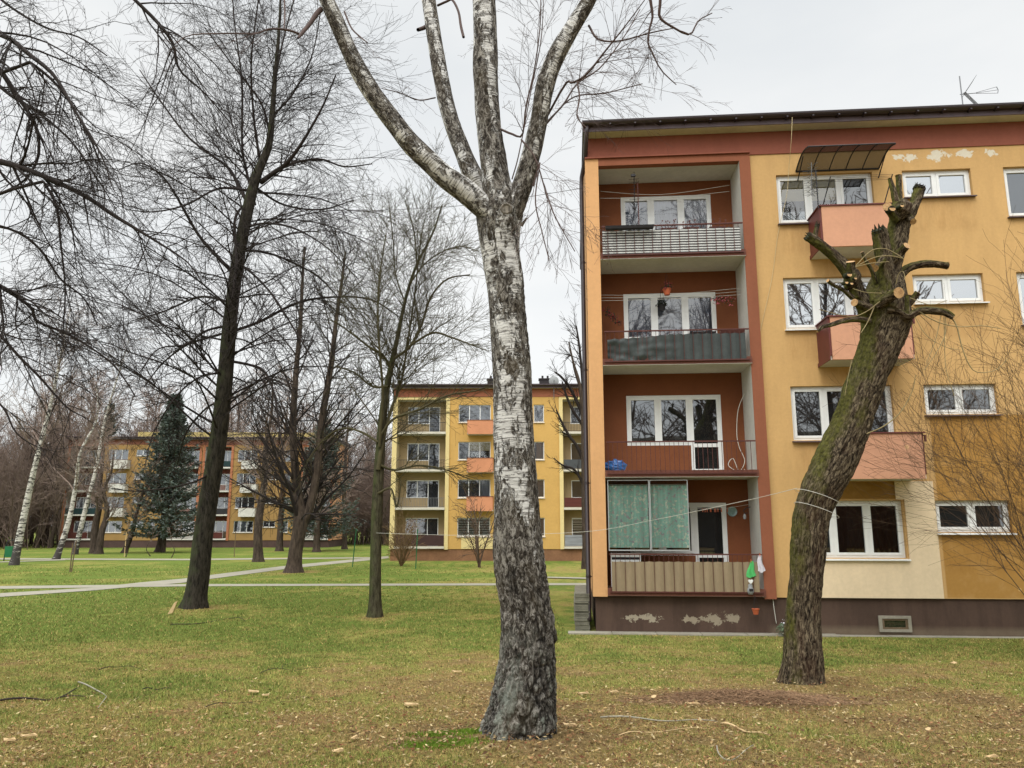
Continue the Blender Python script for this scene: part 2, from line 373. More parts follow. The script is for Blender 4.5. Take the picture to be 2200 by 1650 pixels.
GZ = gsurf(GX, GY)
nx, ny = len(xs), len(ys)
gi = np.arange(nx*ny).reshape(ny, nx)
GF = np.stack([gi[:-1, :-1], gi[:-1, 1:], gi[1:, 1:], gi[1:, :-1]], -1).reshape(-1, 4)
gc = lawncol(greenness(GX, GY)).reshape(-1, 3)
def lawnmat():
    m, t, b = newmat('lawn'); a = t.nodes.new('ShaderNodeAttribute'); a.attribute_name = 'col'; c = objcoord(t)
    n1 = rampn(t, noise(t, c, 24, 5, .75), [(.32, .42), (.68, 1.45)]); n2 = rampn(t, noise(t, objcoord(t, (1, .45, 1)), 3.5, 5, .7), [(.3, .85), (.7, 1.15)])
    k = mixc(t, 1, mixc(t, 1, a.outputs['Color'], n1, 'MULTIPLY'), n2, 'MULTIPLY')
    hue = mixc(t, rampn(t, noise(t, c, 8, 5, .7), [(.52, 0), (.66, .55)]), k, srgb('8a7a48', .7))
    t.links.new(hue, b.inputs['Base Color']); b.inputs['Roughness'].default_value = 1; b.inputs['Specular IOR Level'].default_value = .05
    bump(t, b, noise(t, c, 45, 4, .8), .9, .03); return m
npmesh('ground', np.stack([GX, GY, GZ], -1).reshape(-1, 3), GF, lawnmat(),
       attrs={'col': ('FLOAT_COLOR', np.concatenate([gc, np.ones((len(gc), 1))], 1))}, kind='structure')
# paths (each a sheet a little above the lawn)
def strip(name, edge, th=.02):
    mb = MB()
    for (l0, r0), (l1, r1) in zip(edge[:-1], edge[1:]):
        mb.quad((*l0[:2], float(gsurf(l0[0], l0[1]))+th), (*l1[:2], float(gsurf(l1[0], l1[1]))+th), (*r1[:2], float(gsurf(r1[0], r1[1]))+th), (*r0[:2], float(gsurf(r0[0], r0[1]))+th))
    return mb.build(name, M['asphalt'], kind='structure')
def pathpx(name, pts, th):
    e = []
    for x, y0, y1 in pts: e.append((ground(x, y0), ground(x, y1)))
    e2 = []
    for (a, b), (c, d) in zip(e[:-1], e[1:]):
        for k in range(10): e2.append((a+(c-a)*k/10, b+(d-b)*k/10))
    e2.append(e[-1]); return strip(name, e2, th)
pathpx('path', [(-400, 1266, 1272), (0, 1259.5, 1265.5), (400, 1255, 1260), (700, 1254.5, 1259), (1245, 1253, 1257.5), (1600, 1252, 1256)], .012)
pathpx('path', [(-300, 1291, 1299), (0, 1275, 1283), (200, 1263, 1269), (300, 1252, 1260), (390, 1244, 1253), (450, 1236, 1244.5), (620, 1215, 1222), (835, 1195, 1199.5)], .016)
pathpx('path', [(-300, 1200.5, 1203.5), (0, 1199.5, 1202.5), (400, 1201, 1204), (800, 1197.5, 1200), (835, 1195.5, 1198)], .020)
pathpx('path', [(-300, 1211, 1212.5), (0, 1207, 1208.7), (140, 1202.5, 1204)], .024)
pathpx('path', [(1170, 1240, 1242.5), (1260, 1242, 1245), (1500, 1245, 1248)], .036)
# ------------------------------------------------------------------ apartment buildings
H = 2.7
def facwall(mb, s0, s1, z0, z1, t, ops, depth=.16):
    xs_ = sorted({s0, s1, *[v for o in ops for v in o[:2]]}); zs = sorted({z0, z1, *[v for o in ops for v in o[2:4]]})
    xs_ = [x for x in xs_ if s0 <= x <= s1]; zs = [z for z in zs if z0 <= z <= z1]
    for a, b in zip(xs_[:-1], xs_[1:]):
        for c, d in zip(zs[:-1], zs[1:]):
            mx, mz = (a+b)/2, (c+d)/2
            if any(o[0] < mx < o[1] and o[2] < mz < o[3] for o in ops): continue
            mb.quad((a, t, c), (b, t, c), (b, t, d), (a, t, d))
    for a, b, c, d in [o[:4] for o in ops]:
        if a < s0-.001 or b > s1+.001 or c < z0-.001: continue
        y = t+depth
        mb.quad((a, t, c), (a, t, d), (a, y, d), (a, y, c)); mb.quad((b, t, c), (b, y, c), (b, y, d), (b, t, d))
        mb.quad((a, t, d), (b, t, d), (b, y, d), (a, y, d)); mb.quad((a, t, c), (a, y, c), (b, y, c), (b, t, c))
def wavy(s0, s1, z0, z1, t, amp=.015, wl=.11):
    mb = MB(); n = max(6, int((s1-s0)/wl*6)); 
    for i in range(n):
        a = s0+(s1-s0)*i/n; b = s0+(s1-s0)*(i+1)/n
        ya = t+amp*math.sin(a*6.283/wl); yb = t+amp*math.sin(b*6.283/wl)
        mb.quad((a, ya, z0), (b, yb, z0), (b, yb, z1), (a, ya, z1))
    return mb
def window(par, s0, s1, z0, z1, t, n, style='dark', door=None, sill='dark', simple=False):
    """t: outer face of the frame; n casements; door: bottom z of the right casement (balcony door)"""
    fr = MB(); F0 = .055; D = .06
    ws = [s0+(s1-s0)*i/n for i in range(n+1)]
    fr.box(s0, s1, t, t+D, z1-F0, z1)
    for i, x in enumerate(ws):
        zb = z0
        if door is not None and i >= n-1: zb = door
        a, b = (x, x+F0) if i == 0 else ((x-F0, x) if i == n else (x-F0/2, x+F0/2))
        fr.box(a, b, t, t+D, zb, z1-F0)
    panes = []
    for i in range(n):
        zb = door if (door is not None and i == n-1) else z0
        a = ws[i]+(F0 if i == 0 else F0/2); b = ws[i+1]-(F0 if i == n-1 else F0/2)
        fr.box(a, b, t, t+D, zb, zb+F0)
        # casement, set 12 mm proud
        c = .06; y0 = t-.012
        if not simple:
            fr.box(a, a+c, y0, t+D-.003, zb+F0, z1-F0-.002); fr.box(b-c, b, y0, t+D-.003, zb+F0, z1-F0-.002)
            fr.box(a+c, b-c, y0, t+D-.003, zb+F0, zb+F0+c); fr.box(a+c, b-c, y0, t+D-.003, z1-F0-c-.002, z1-F0-.002)
        if door is not None and i == n-1 and not simple:
            fr.box(a+c, b-c, y0, t+D-.003, z0-.05, z0+.04)
        q = c if not simple else 0
        panes.append((a+q, b-q, zb+F0+q, z1-F0-q))
    w_ = fr.build('window', M['pvc'], par)
    for i, (a, b, c, d) in enumerate(panes):
        st = style[i % len(style)] if isinstance(style, (list, tuple)) else style
        yy = t+.028
        pm = MB(); pm.quad((a, yy, c), (b, yy, c), (b, yy, d), (a, yy, d))
        if st == 'dark': pm.build('pane', M['pane'], w_)
        elif st == 'mirror': pm.build('pane', M['pane_mirror'], w_)
        elif st == 'far': pm.build('pane', M['pane_far'], w_)
        else:
            pm.build('pane', M['glass'], w_)
            back = MB(); back.quad((a-.03, t+.4, c-.03), (b+.03, t+.4, c-.03), (b+.03, t+.4, d+.03), (a-.03, t+.4, d+.03))
            back.quad((a-.03, t+.055, c-.03), (a-.03, t+.4, c-.03), (a-.03, t+.4, d+.03), (a-.03, t+.055, d+.03)); back.quad((b+.03, t+.055, c-.03), (b+.03, t+.4, c-.03), (b+.03, t+.4, d+.03), (b+.03, t+.055, d+.03))
            back.quad((a-.03, t+.055, c-.03), (b+.03, t+.055, c-.03), (b+.03, t+.4, c-.03), (a-.03, t+.4, c-.03))
            back.build('room_wall', M['pane'], w_)
            if st == 'blind': 
                bb = MB(); bb.quad((a, t+.07, d-.5*(d-c)), (b, t+.07, d-.5*(d-c)), (b, t+.07, d), (a, t+.07, d)); bb.build('roller_blind', M['blind'], w_)
            elif st == 'slats':
                bb = MB(); bb.quad((a, t+.07, c), (b, t+.07, c), (b, t+.07, d), (a, t+.07, d)); bb.build('striped_blind', M['slats'], w_)
            elif st == 'flat': 
                bb = MB(); bb.quad((a, t+.07, c), (b, t+.07, c), (b, t+.07, d), (a, t+.07, d)); bb.build('curtain', M['curtain'], w_)
            else:
                wavy(a-.01, b+.01, c-.02, d, t+.12).build('curtain', M[st], w_, smooth=True)
    if sill:
        sm = MB(); e = ws[-2] if door is not None else s1+.04
        sm.add([(s0-.04, t-.2, z0-.035), (e, t-.2, z0-.035), (e, t+.02, z0-.002), (s0-.04, t+.02, z0-.002),
                (s0-.04, t-.2, z0-.06), (e, t-.2, z0-.06), (e, t+.02, z0-.03), (s0-.04, t+.02, z0-.03)],
               [(0, 1, 2, 3), (7, 6, 5, 4), (0, 4, 5, 1), (1, 5, 6, 2), (3, 7, 4, 0)])
        sm.build('sill', {'dark': M['gutter2'], 'white': M['pvc']}[sill], w_)
    return w_
def railing(par, s0, s1, y, zb, zt, mat, sp=.1104, name='railing', bar=.008):
    mb = MB(); mb.box(s0, s1, y-.02, y+.02, zt-.03, zt); mb.box(s0, s1, y-.012, y+.012, zb, zb+.03)
    n = int((s1-s0)/sp)
    for i in range(n+1):
        x = s0+.03+i*sp
        if x < s1-.01: mb.box(x-bar, x+bar, y-bar, y+bar, zb+.03, zt-.03)
    return mb.build(name, mat, par)
def block(root, cols, s_end, pal, floors=4, depth=10., s_start=1.884, near=False, styles=None, gable=None, rails=None):
    zt = 11.64; zb = .80; roof0 = 12.25
    styles = styles or {}
    ops = []; nic = []
    LF = -.10   # loggia frame proud of the wall
    for kind, a, b in cols:
        if kind == 'L': nic.append((a, b)); continue
        for k in range(floors):
            if kind == 'W': ops.append((a, b, 1.683+H*k, 2.974+H*k))
            elif kind == 'S': ops.append((a, b, 2.262+H*k, 2.974+H*k))
            elif kind == 'N': ops.append((a, b, 1.683+H*k, 2.974+H*k))
            elif kind == 'P': ops.append((a, b, 1.683+H*k, 2.974+H*k))
    # front wall between niches
    wl = MB(); cur = s_start; spans = []
    for a, b in nic:
        spans.append((cur, a-(.337 if a < 3 else .27))); cur = b+.266
    spans.append((cur, s_end))
    for a, b in spans:
        if b-a > .05: facwall(wl, a, b, zb, zt, 0, [o for o in ops if o[0] >= a and o[1] <= b])
    wl.quad((s_end, 0, zb), (s_end, depth, zb), (s_end, depth, roof0), (s_end, 0, roof0))
    wl.quad((s_end, depth, zb), (s_start, depth, zb), (s_start, depth, roof0), (s_end, depth, roof0))
    wl.build('wall', pal['wall'], root)
    gw = MB(); gops = gable or []
    # gable wall, with openings when it is seen
    gw.quad((s_start, depth, zb), (s_start, 0, zb), (s_start, 0, roof0), (s_start, depth, roof0))
    gw.build('gable_wall', pal['gable'], root)
    pl = MB(); pl.box(s_start+.06, s_end-.06, .05, depth-.05, -.25, zb); 
    pl.build('plinth', pal['plinth'], root)
    bd = MB(); bd.box(s_start-.004, s_end+.004, -.03, .3, zt, roof0)
    for a, b in nic: 
        bd.box(max(s_start-.05, a-.337), b+.266, -.16, -.032, zt, zt+.035)
    bd.build('cornice_band', pal['band'], root)
    ev = MB(); ev.box(s_start-.02, s_end+.2, -.42, depth+.3, roof0+.002, roof0+.05); ev.build('eave_soffit', M['soffit'], root)
    rf = MB(); rf.add([(s_start-.05, -.40, roof0+.054), (s_end+.25, -.40, roof0+.054), (s_end+.25, depth+.4, roof0+.054), (s_start-.05, depth+.4, roof0+.054),
                       (s_start-.05, -.40, roof0+.30), (s_end+.25, -.40, roof0+.30), (s_end+.25, depth+.4, roof0+.62), (s_start-.05, depth+.4, roof0+.62)],
                      [(3,2,1,0),(4,5,6,7),(0,1,5,4),(1,2,6,5),(2,3,7,6),(3,0,4,7)])
    rf.build('roof', M['roof'], root)
    gt = MB(); n = 8
    a0, a1 = s_start-.06, s_end+.2; cy, cz, r = -.50, roof0+.20, .10
    prof = [(cy-r*math.cos(math.pi*k/n), cz-r*math.sin(math.pi*k/n)) for k in range(n+1)]
    prof = prof+[(p[0]*.98-.01, p[1]+.006) for p in prof[::-1]]
    vs = [(x, p[0], p[1]) for x in (a0, a1) for p in prof]; m_ = len(prof)
    gt.add(vs, [(i, (i+1) % m_, m_+(i+1) % m_, m_+i) for i in range(m_)]+[tuple(range(n+1)), tuple(range(m_, m_+n+1))])
    if near:
        x = a0+.7
        while x < a1: gt.box(x-.02, x+.02, cy-r-.006, -.40, cz-.128, cz-.10); x += .62
    gt.build('gutter', M['gutter'], root)
    fa = MB(); fa.box(s_start-.04, s_end+.2, -.425, -.402, roof0-.02, roof0+.28); fa.build('fascia', M['gutter2'], root)
    # niches
    for ni, (a, b) in enumerate(nic):
        fr = MB(); ps = max(s_start-.0, a-.337) if a < 3 else a-.27
        fr.box(ps, a, LF, 1.0, zb+.0, zt-.003)
        fr.build('pier', pal['pier'], root)
        fp = MB(); fp.box(b, b+.266, LF, -.002, zb-.03, zt-.003); fp.box(a, b, LF, .10, 11.45, zt-.006); fp.build('pilaster', pal['pilaster'], root)
        sw = MB(); sw.quad((b-.002, LF+.01, zb), (b-.002, 1.0, zb), (b-.002, 1.0, 11.45), (b-.002, LF+.01, 11.45))
        sw.quad((a+.002, LF+.01, zb), (a+.002, 1.0, zb), (a+.002, 1.0, 11.45), (a+.002, LF+.01, 11.45))
        sw.build('loggia_side_wall', pal['side'], root)
        bk = MB(); bo = []
        for k in range(floors):
            w0 = a+.62; w1 = a+2.985; dz = .98+H*k; z0 = 1.69+H*k; z1 = 2.965+H*k; w2 = w0+(w1-w0)*2/3
            bo += [(w0, w2, z0, z1), (w2, w1, dz, z1)]
        xs_ = sorted({a, b, *[v for o in bo for v in o[:2]]}); zs = sorted({zb, 11.5, *[v for o in bo for v in o[2:4]]})
        for x0, x1 in zip(xs_[:-1], xs_[1:]):
            for q0, q1 in zip(zs[:-1], zs[1:]):
                mx, mz = (x0+x1)/2, (q0+q1)/2
                if any(o[0] < mx < o[1] and o[2] < mz < o[3] for o in bo): continue
                bk.quad((x0, 1.0, q0), (x1, 1.0, q0), (x1, 1.0, q1), (x0, 1.0, q1))
        bk.build('niche_wall', pal['niche'], root)
        cl = MB(); cl.box(a+.003, b-.003, LF+.10, .998, 11.452, 11.50); cl.build('loggia_ceiling', M['soffit'], root)
        for k in range(floors):
            zs_ = .824+H*k
            sb = MB(); sb.box(a+.004, b+.02 if near else b-.004, LF-.05, .997, zs_, zs_+.15); 
            o = sb.build('loggia_slab', M['soffit'] if k else M['tile'], root)
            se = MB(); se.box(a+.002, b+.022 if near else b-.002, LF-.056, LF-.051, zs_+.012, zs_+.152); se.box(a+.002, b+.022 if near else b-.002, LF-.056, LF+.02, zs_+.153, zs_+.168)
            se.build('drip_edge', pal['edge'], o)
            st = styles.get(('L', ni, k), 'dark' if near else 'far')
            window(root, a+.62, a+2.985, 1.69+H*k, 2.965+H*k, 1.01, 3, st, door=.98+H*k, sill=None if near else None, simple=not near)
            if rails:
                rm, kind_ = rails.get((ni, k), (M['darkmetal'], 'bars'))
                top = zs_+.82+(.03 if k else .13)
                if kind_ == 'bars': railing(root, a+.05, b-.03, (LF-.085) if near else LF-.02, zs_+(.075 if near else .2), top, rm, bar=.0055 if near else .011)
                elif kind_ == 'solid':
                    mb = MB(); mb.box(a+.05, b-.03, LF-.03, LF, zs_+.2, top); mb.build('railing_panel', rm, root)
    for kind, a, b in cols:
        if kind == 'L': continue
        for k in range(floors):
            st = styles.get((kind, k), 'dark' if near else 'far')
            if kind == 'W':
                window(root, a+.002, b-.002, 1.685+H*k, 2.972+H*k, .10, 3, st, sill='white' if (not near or k in (0, 2)) else 'dark', simple=not near)
            elif kind == 'S': window(root, a+.002, b-.002, 2.264+H*k, 2.972+H*k, .10, 2, st, sill='white' if (not near or k in (0, 2)) else 'dark', simple=not near)
            elif kind == 'N': window(root, a+.002, b-.002, 1.685+H*k, 2.972+H*k, .10, 1, st, sill='white' if not near else 'dark', simple=not near)
        if kind == 'W':
            for k in range(1, floors):
                z0 = .72+H*k; z1 = z0+1.0; x0, x1, y0 = a+.71, a+2.54, -.9
                bp = MB(); bp.box(x0+.03, x1-.03, y0+.002, y0+.06, z0+.0, z1)
                bo_ = bp.build('balcony', pal['balcony'], root)
                for xx in (x0, x1):
                    sd = MB(); sd.box(xx-.012 if xx == x0 else xx-.028, xx+.028 if xx == x0 else xx+.012, y0+.03, -.01, z0+.10, z1-.002)
                    sd.build('side_panel', M['maroon'] if near else pal['balcony'], bo_)
                sl_ = MB(); sl_.box(x0-.011, x1+.011, y0+.062, -.003, z0+.004, z0+.098); sl_.build('slab', M['soffit'], bo_)
                cp = MB(); cp.box(x0-.04, x1+.04, y0-.03, y0+.09, z1+.002, z1+.03); cp.box(x0-.04, x0+.05, y0+.092, -.01, z1+.002, z1+.03); cp.box(x1-.05, x1+.04, y0+.092, -.01, z1+.002, z1+.03); cp.build('coping', M['maroon'], bo_)
                if near:
                    br = MB(); br.box(x1+.05, x1+.09, y0+.05, y0+.09, z1-.18, z1-.03); br.box(x1+.01, x1+.05, y0+.05, y0+.09, z1-.05, z1-.03); br.build('bracket', M['maroon'], bo_)
                    tr = MB(); tr.box(x0-.03, x1+.03, y0-.02, y0, z0-.034, z0+.0) if k == 0 else tr.box(x0-.035, x0-.014, y0+.03, 0, z0+.0, z0+.09); tr.build('edge_trim', M['maroon'], bo_)
AL = rad(4.64)
main = empty('apartment_building', (0, 18.45, 0), -AL, label='ochre four storey apartment block at the right with brown niche balconies and salmon boxed balconies', cat='apartment block', group='apartment blocks')
def fl(x, y, t=0):
    """pixel -> local (s, z) on the plane t metres behind the near facade"""
    r = ray(x, y); u = (math.cos(AL), -math.sin(AL)); n = (math.sin(AL), math.cos(AL))
    k = (t+n[1]*18.45)/(n[0]*r[0]+n[1]*r[1]); X, Y, Z = k*r[0], k*r[1], k*r[2]
    return X*u[0]+(Y-18.45)*u[1], Z+EYE
def W_(s, t, z):  # local -> world
    return Vector((s*math.cos(AL)+t*math.sin(AL), 18.45-s*math.sin(AL)+t*math.cos(AL), z))
P0, P1 = 2.221, 5.753
cols = [('L', P0, P1), ('W', 6.657, 8.99), ('S', 9.707, 11.337), ('N', 12.1, 12.9), ('L', 14.2, 17.73)]
pal = dict(wall=M['wall'], gable=M['peach'], plinth=M['plinth'], band=M['band'], pier=M['peach'], pilaster=M['brown'], side=M['white_wall'], niche=M['niche'], edge=M['slabedge'], balcony=M['balcony'])
styles = {('L', 0, 3): ['curtain_blue', 'curtain', 'curtain'], ('L', 0, 2): ['curtain_blue', 'curtain', 'curtain_blue'], ('L', 0, 1): 'dark', ('L', 0, 0): 'dark',
          ('W', 3): ['blind', 'blind', 'dark'], ('W', 2): 'mirror', ('W', 1): 'dark', ('W', 0): ['dark', 'curtain_red', 'curtain_red'],
          ('S', 3): 'mirror', ('S', 2): 'mirror', ('N', 3): 'dark', ('N', 2): 'mirror', ('S', 1): 'dark', ('S', 0): 'dark'}
rails = {(0, 3): (M['rail'], 'bars'), (0, 2): (M['rail'], 'bars'), (0, 1): (M['rail'], 'bars'), (0, 0): (M['rail'], 'bars')}
block(main, cols, 18.2, pal, near=True, styles=styles, rails=rails)
# cream insulation patch on the ground floor wall
cp = MB(); facwall(cp, 6.9, 9.69, .803, 1.62, -.03, []); facwall(cp, 9.03, 9.69, 1.62, 3.41, -.03, []); cp.quad((8.84, -.03, 3.0), (9.03, -.03, 3.0), (9.03, -.03, 3.41), (8.84, -.03, 3.41))
cp.quad((9.69, -.03, .803), (9.69, -.001, .803), (9.69, -.001, 3.41), (9.69, -.03, 3.41)); cp.quad((6.9, -.03, .803), (6.9, -.03, 1.62), (6.9, -.001, 1.62), (6.9, -.001, .803))
cp.quad((6.9, -.03, .803), (6.9, -.001, .803), (9.69, -.001, .803), (9.69, -.03, .803)); cp.quad((9.03, -.03, 1.62), (9.03, -.03, 3.0), (9.03, -.001, 3.0), (9.03, -.001, 1.62))
cp.build('insulation_panel', M['cream_panel'], main)
# downpipe
dp = MB(); dp.tube([(1.95, -.48, 12.36), (1.93, -.42, 12.2), (1.90, .0, 11.75), (1.80, .32, 11.35), (1.79, .33, 11.1), (1.79, .33, .35), (1.79, .25, .22)], .055, 12)
dpo = dp.build('downpipe', M['gutter'], main, smooth=True)
dc = MB()
for z in (9.0, 6.2, 3.4, 1.2): dc.tube([(1.79, .33, z), (1.79, .33, z+.05)], .064, 12); dc.box(1.80, 1.88, .325, .34, z+.01, z+.03)
dc.build('pipe_clamp', M['gutter'], dpo)
# cellar window with its concrete surround
cw = MB(); cw.box(8.25, 8.95, .0, .052, .07, .13); cw.box(8.25, 8.95, .0, .052, .36, .42); cw.box(8.25, 8.32, .0, .052, .13, .36); cw.box(8.88, 8.95, .0, .052, .13, .36)
cwo = cw.build('cellar_window', M['concrete'], main)
cf = MB(); cf.box(8.32, 8.88, .02, .045, .13, .17); cf.box(8.32, 8.88, .02, .045, .32, .36); cf.box(8.32, 8.37, .02, .045, .17, .32); cf.box(8.83, 8.88, .02, .045, .17, .32); cf.build('frame', M['stake'], cwo)
cg = MB(); cg.quad((8.37, .042, .17), (8.83, .042, .17), (8.83, .042, .32), (8.37, .042, .32)); cg.build('pane', M['pane'], cwo)
# curved plastic awning over the top balcony
aw = MB(); n = 10; arc = []
for i in range(n+1):
    u_ = i/n; arc.append((-.02-1.02*u_, 11.16+.20*math.sin(math.pi*u_*.75)-.02*u_))
A0, A1 = 7.15, 9.16
for (y0, z0), (y1, z1) in zip(arc[:-1], arc[1:]):
    aw.quad((A0, y0, z0), (A1, y0, z0), (A1, y1, z1), (A0, y1, z1))
def smoked():
    m, t, b = newmat('smoked plastic sheet'); t.nodes.remove(b)
    a = t.nodes.new('ShaderNodeBsdfTransparent'); a.inputs[0].default_value = (.34, .34, .34, 1); d = t.nodes.new('ShaderNodeBsdfDiffuse'); d.inputs[0].default_value = srgb('5a5855')
    x = t.nodes.new('ShaderNodeMixShader'); x.inputs[0].default_value = .45; t.links.new(a.outputs[0], x.inputs[1]); t.links.new(d.outputs[0], x.inputs[2])
    t.links.new(x.outputs[0], t.nodes['Material Output'].inputs[0]); return m
awo = aw.build('awning', smoked(), main, smooth=True)
ar = MB()
for i in range(6):
    s_ = A0+(A1-A0)*i/5
    ar.tube([(s_, y, z-.015) for y, z in arc], .014 if 0 < i < 5 else .02, 6)
ar.tube([(A0, arc[-1][0], arc[-1][1]), (A1, arc[-1][0], arc[-1][1])], .016, 6); ar.tube([(A0, -.02, 11.14), (A1, -.02, 11.14)], .022, 6)
for s_ in (A0+.03, A1-.03): ar.tube([(s_, -.01, 10.9), (s_, -.55, 11.28)], .014, 6)
ar.build('awning_rib', M['darkmetal'], awo)
# drying frame on the top balcony
dr = MB()
for x in (7.45, 8.85): dr.tube([(x, -.86, 9.84), (x+.13, -1.15, 10.45)], .013, 6)
for k in range(4): dr.tube([(7.58, -1.15+.09*k, 10.45-.0*k), (9.0, -1.15+.09*k, 10.45)], .004, 4)
dr.build('drying_frame', M['darkmetal'], main)
# concrete kerb along the house
kb = MB(); x = 1.3
while x < 6.4: kb.box(x, x+.985, -.36, .04, -.05, .02); x += 1.0
o_ = kb.build('kerb', M['concrete'], None, kind='structure'); o_.location = main.location; o_.rotation_euler = main.rotation_euler
kb = MB(); x = 6.4
while x < 14: kb.box(x, x+.985, -.25, .04, -.05, .002+.008*math.sin(x*3)); x += 1.0
o_ = kb.build('kerb', M['concrete'], None, kind='structure'); o_.location = main.location; o_.rotation_euler = main.rotation_euler
def local(o): o.location = main.location; o.rotation_euler = main.rotation_euler; return o
def thing_at(name, s, t, z, rz=0, **k): 
    p = W_(s, t, z); return empty(name, p, -AL+rz, **k)
# ---- screens woven through the railings
def screen(name, s0, s1, z0, z1, mat, label, amp=.013, ztop=None, crumple=0):
    mb = MB(); sp = .1104; ns = int((s1-s0)/sp*5); nz = 12; base = thing_at(name, (s0+s1)/2, -.185, z0, label=label, cat='balcony screen', group='fabric screens laced to the railings')
    cx = (s0+s1)/2; vs = []
    for i in range(ns+1):
        s_ = s0+(s1-s0)*i/ns; zt_ = z1 if ztop is None else ztop(s_)
        for j in range(nz+1):
            v_ = j/nz; z_ = z0+(zt_-z0)*v_
            y_ = -amp*math.cos(math.pi*(s_-(P0+.08))/sp)
            if crumple: y_ += -crumple*mn.noise(Vector((s_*3, z_*7, 2)))*max(0, 1-(s_-s0)/(.55*(s1-s0)))
            zz = z_-.012*abs(math.sin(math.pi*(s_-P0-.08)/(2*sp)))*(v_)
            vs.append((s_-cx, y_, zz-z0))
    mb.add(vs, [(i*(nz+1)+j, (i+1)*(nz+1)+j, (i+1)*(nz+1)+j+1, i*(nz+1)+j+1) for i in range(ns) for j in range(nz)])
    mb.build('fabric', mat, base, smooth=True); return base
screen('balcony_screen', P0+.06, P1-.10, 9.03, 9.66, M['striped'], 'grey and white striped screen laced through the top floor balcony railing')
screen('balcony_screen', P0+.12, P1-.12, 6.33, 6.98, M['dark_screen'], 'dark grey green tarpaulin screen laced through the third floor balcony railing', ztop=lambda s: 6.86+.11*min(1, max(0, (s-P0-.1)/1.6)), crumple=.10)
screen('balcony_screen', P0+.10, P1-.12, .93, 1.60, M['tan_screen'], 'tan plastic screen laced through the ground floor balcony railing', amp=.015)
# ---- ground floor glazing with a patterned curtain behind
gl = empty('glazing_panel', W_(P0, -.06, 1.83), -AL, label='two frameless glass panels closing the left half of the ground floor balcony', cat='glass panel')
for a, b in ((.05, 1.02), (1.03, 1.92)):
    g = MB(); g.quad((a, 0, .03), (b, 0, .03), (b, 0, 1.62), (a, 0, 1.62)); po = g.build('pane', M['glass_dusty'], gl)
    h = MB(); h.box(a, a+.018, -.012, .012, .0, 1.64); h.box(b-.018, b, -.012, .012, .0, 1.64); h.box(a+.018, b-.018, -.012, .012, 0, .028); h.box(a+.018, b-.018, -.012, .012, 1.622, 1.64); h.build('edge_profile', M['alu'], po)
ct = empty('curtain', W_(P0+.1, .10, 1.93), -AL, label='teal floral cloth curtain hanging behind the ground floor balcony glazing', cat='curtain')
for a, b in ((-.04, .90), (.93, 1.84)):
    mb = wavy(a, b, -.03, 1.42, 0, .012, .16); mb.build('cloth', M['teal'], ct, smooth=True)
rl = MB(); rl.tube([(0, 0, 1.44), (1.85, 0, 1.44)], .008, 6); rl.build('curtain_rod', M['alu'], ct)
# ---- flower baskets
def blossoms(mb, c, R, n, sz, flat=1, seed=0):
    r_ = random.Random(seed)
    for i in range(n):
        d = Vector((r_.gauss(0, 1), r_.gauss(0, 1), r_.gauss(0, 1))).normalized()*R*r_.random()**.5; d.z *= flat
        p = Vector(c)+d; a = Vector((r_.uniform(-1, 1), r_.uniform(-1, 1), r_.uniform(-1, 1))).normalized(); b = a.orthogonal().normalized()
        s_ = sz*r_.uniform(.6, 1.3)
        mb.add([p-a*s_, p+b*s_*.5, p+a*s_, p-b*s_*.5], [(0, 1, 2, 3)])
def basket(s, t, z, r, potc, label, petals, hook=.5, seed=1, flower=True, cat='hanging pot'):
    b = thing_at('hanging_flower_pot', s, t, z, label=label, cat=cat, group='pots and baskets hung on the balconies')
    p = MB(); p.lathe((0, 0, 0), [(.001, 0), (r*.62, 0), (r*.95, r*1.3), (r*1.05, r*1.3), (r*1.05, r*1.45), (r*.9, r*1.45), (r*.85, r*1.3), (.001, r*1.25)]); p.build('pot', potc, b, smooth=False)
    w = MB()
    for k in range(3): w.tube([(r*math.cos(k*2.09), r*math.sin(k*2.09), r*1.4), (0, 0, r*1.4+hook)], .003, 4)
    w.build('hanger', M['darkmetal'], b)
    if flower:
        f = MB(); blossoms(f, (0, 0, r*1.9), r*1.5, 90, .028, .8, seed); f.build('leaves', M['green_leaf'], b)
        f = MB(); blossoms(f, (0, 0, r*2.0), r*1.7, 55, .034, .8, seed+9); f.build('petals', petals, b)
    return b
s_, z_ = fl(1433, 634, .35); basket(s_, .35, z_, .11, M['terracotta'], 'terracotta pot of red flowers hanging from the ceiling of the third floor balcony', M['red'], .42, 3)
s_, z_ = fl(1422, 668, .8); basket(s_, .8, z_, .10, M['darkmetal'], 'dark pot with trailing plant hanging before the middle pane on the third floor', M['green_leaf'], .5, 5)
def wallflowers(s, t, z, label, pet, seed, dx, n=80, R=.16):
    b = thing_at('flower_garland', s, t, z, label=label, cat='artificial flowers', group='flower bunches fixed inside the third floor balcony')
    f = MB()
    for i in range(5): blossoms(f, (dx[0]*i/4, dx[1]*i/4, dx[2]*i/4), R*(1-.08*i), n//4, .035, 1, seed+i)
    f.build('leaves', M['green_leaf'], b); f = MB()
    for i in range(4): blossoms(f, (dx[0]*i/3, dx[1]*i/3-.03, dx[2]*i/3), R*.9, n//4, .03, 1, seed+20+i)
    f.build('petals', pet, b)
s_, z_ = fl(1302, 668, .6); wallflowers(s_, .6, z_, 'dark red flower bunch on the left inner wall of the third floor balcony', M['red'], 4, (.3, 0, -.32), R=.15)
s_, z_ = fl(1572, 646, .5); wallflowers(s_-.05, .5, z_, 'pink flower bunch on the right inner wall of the third floor balcony', M['pink'], 14, (-.36, 0, .03), R=.16)
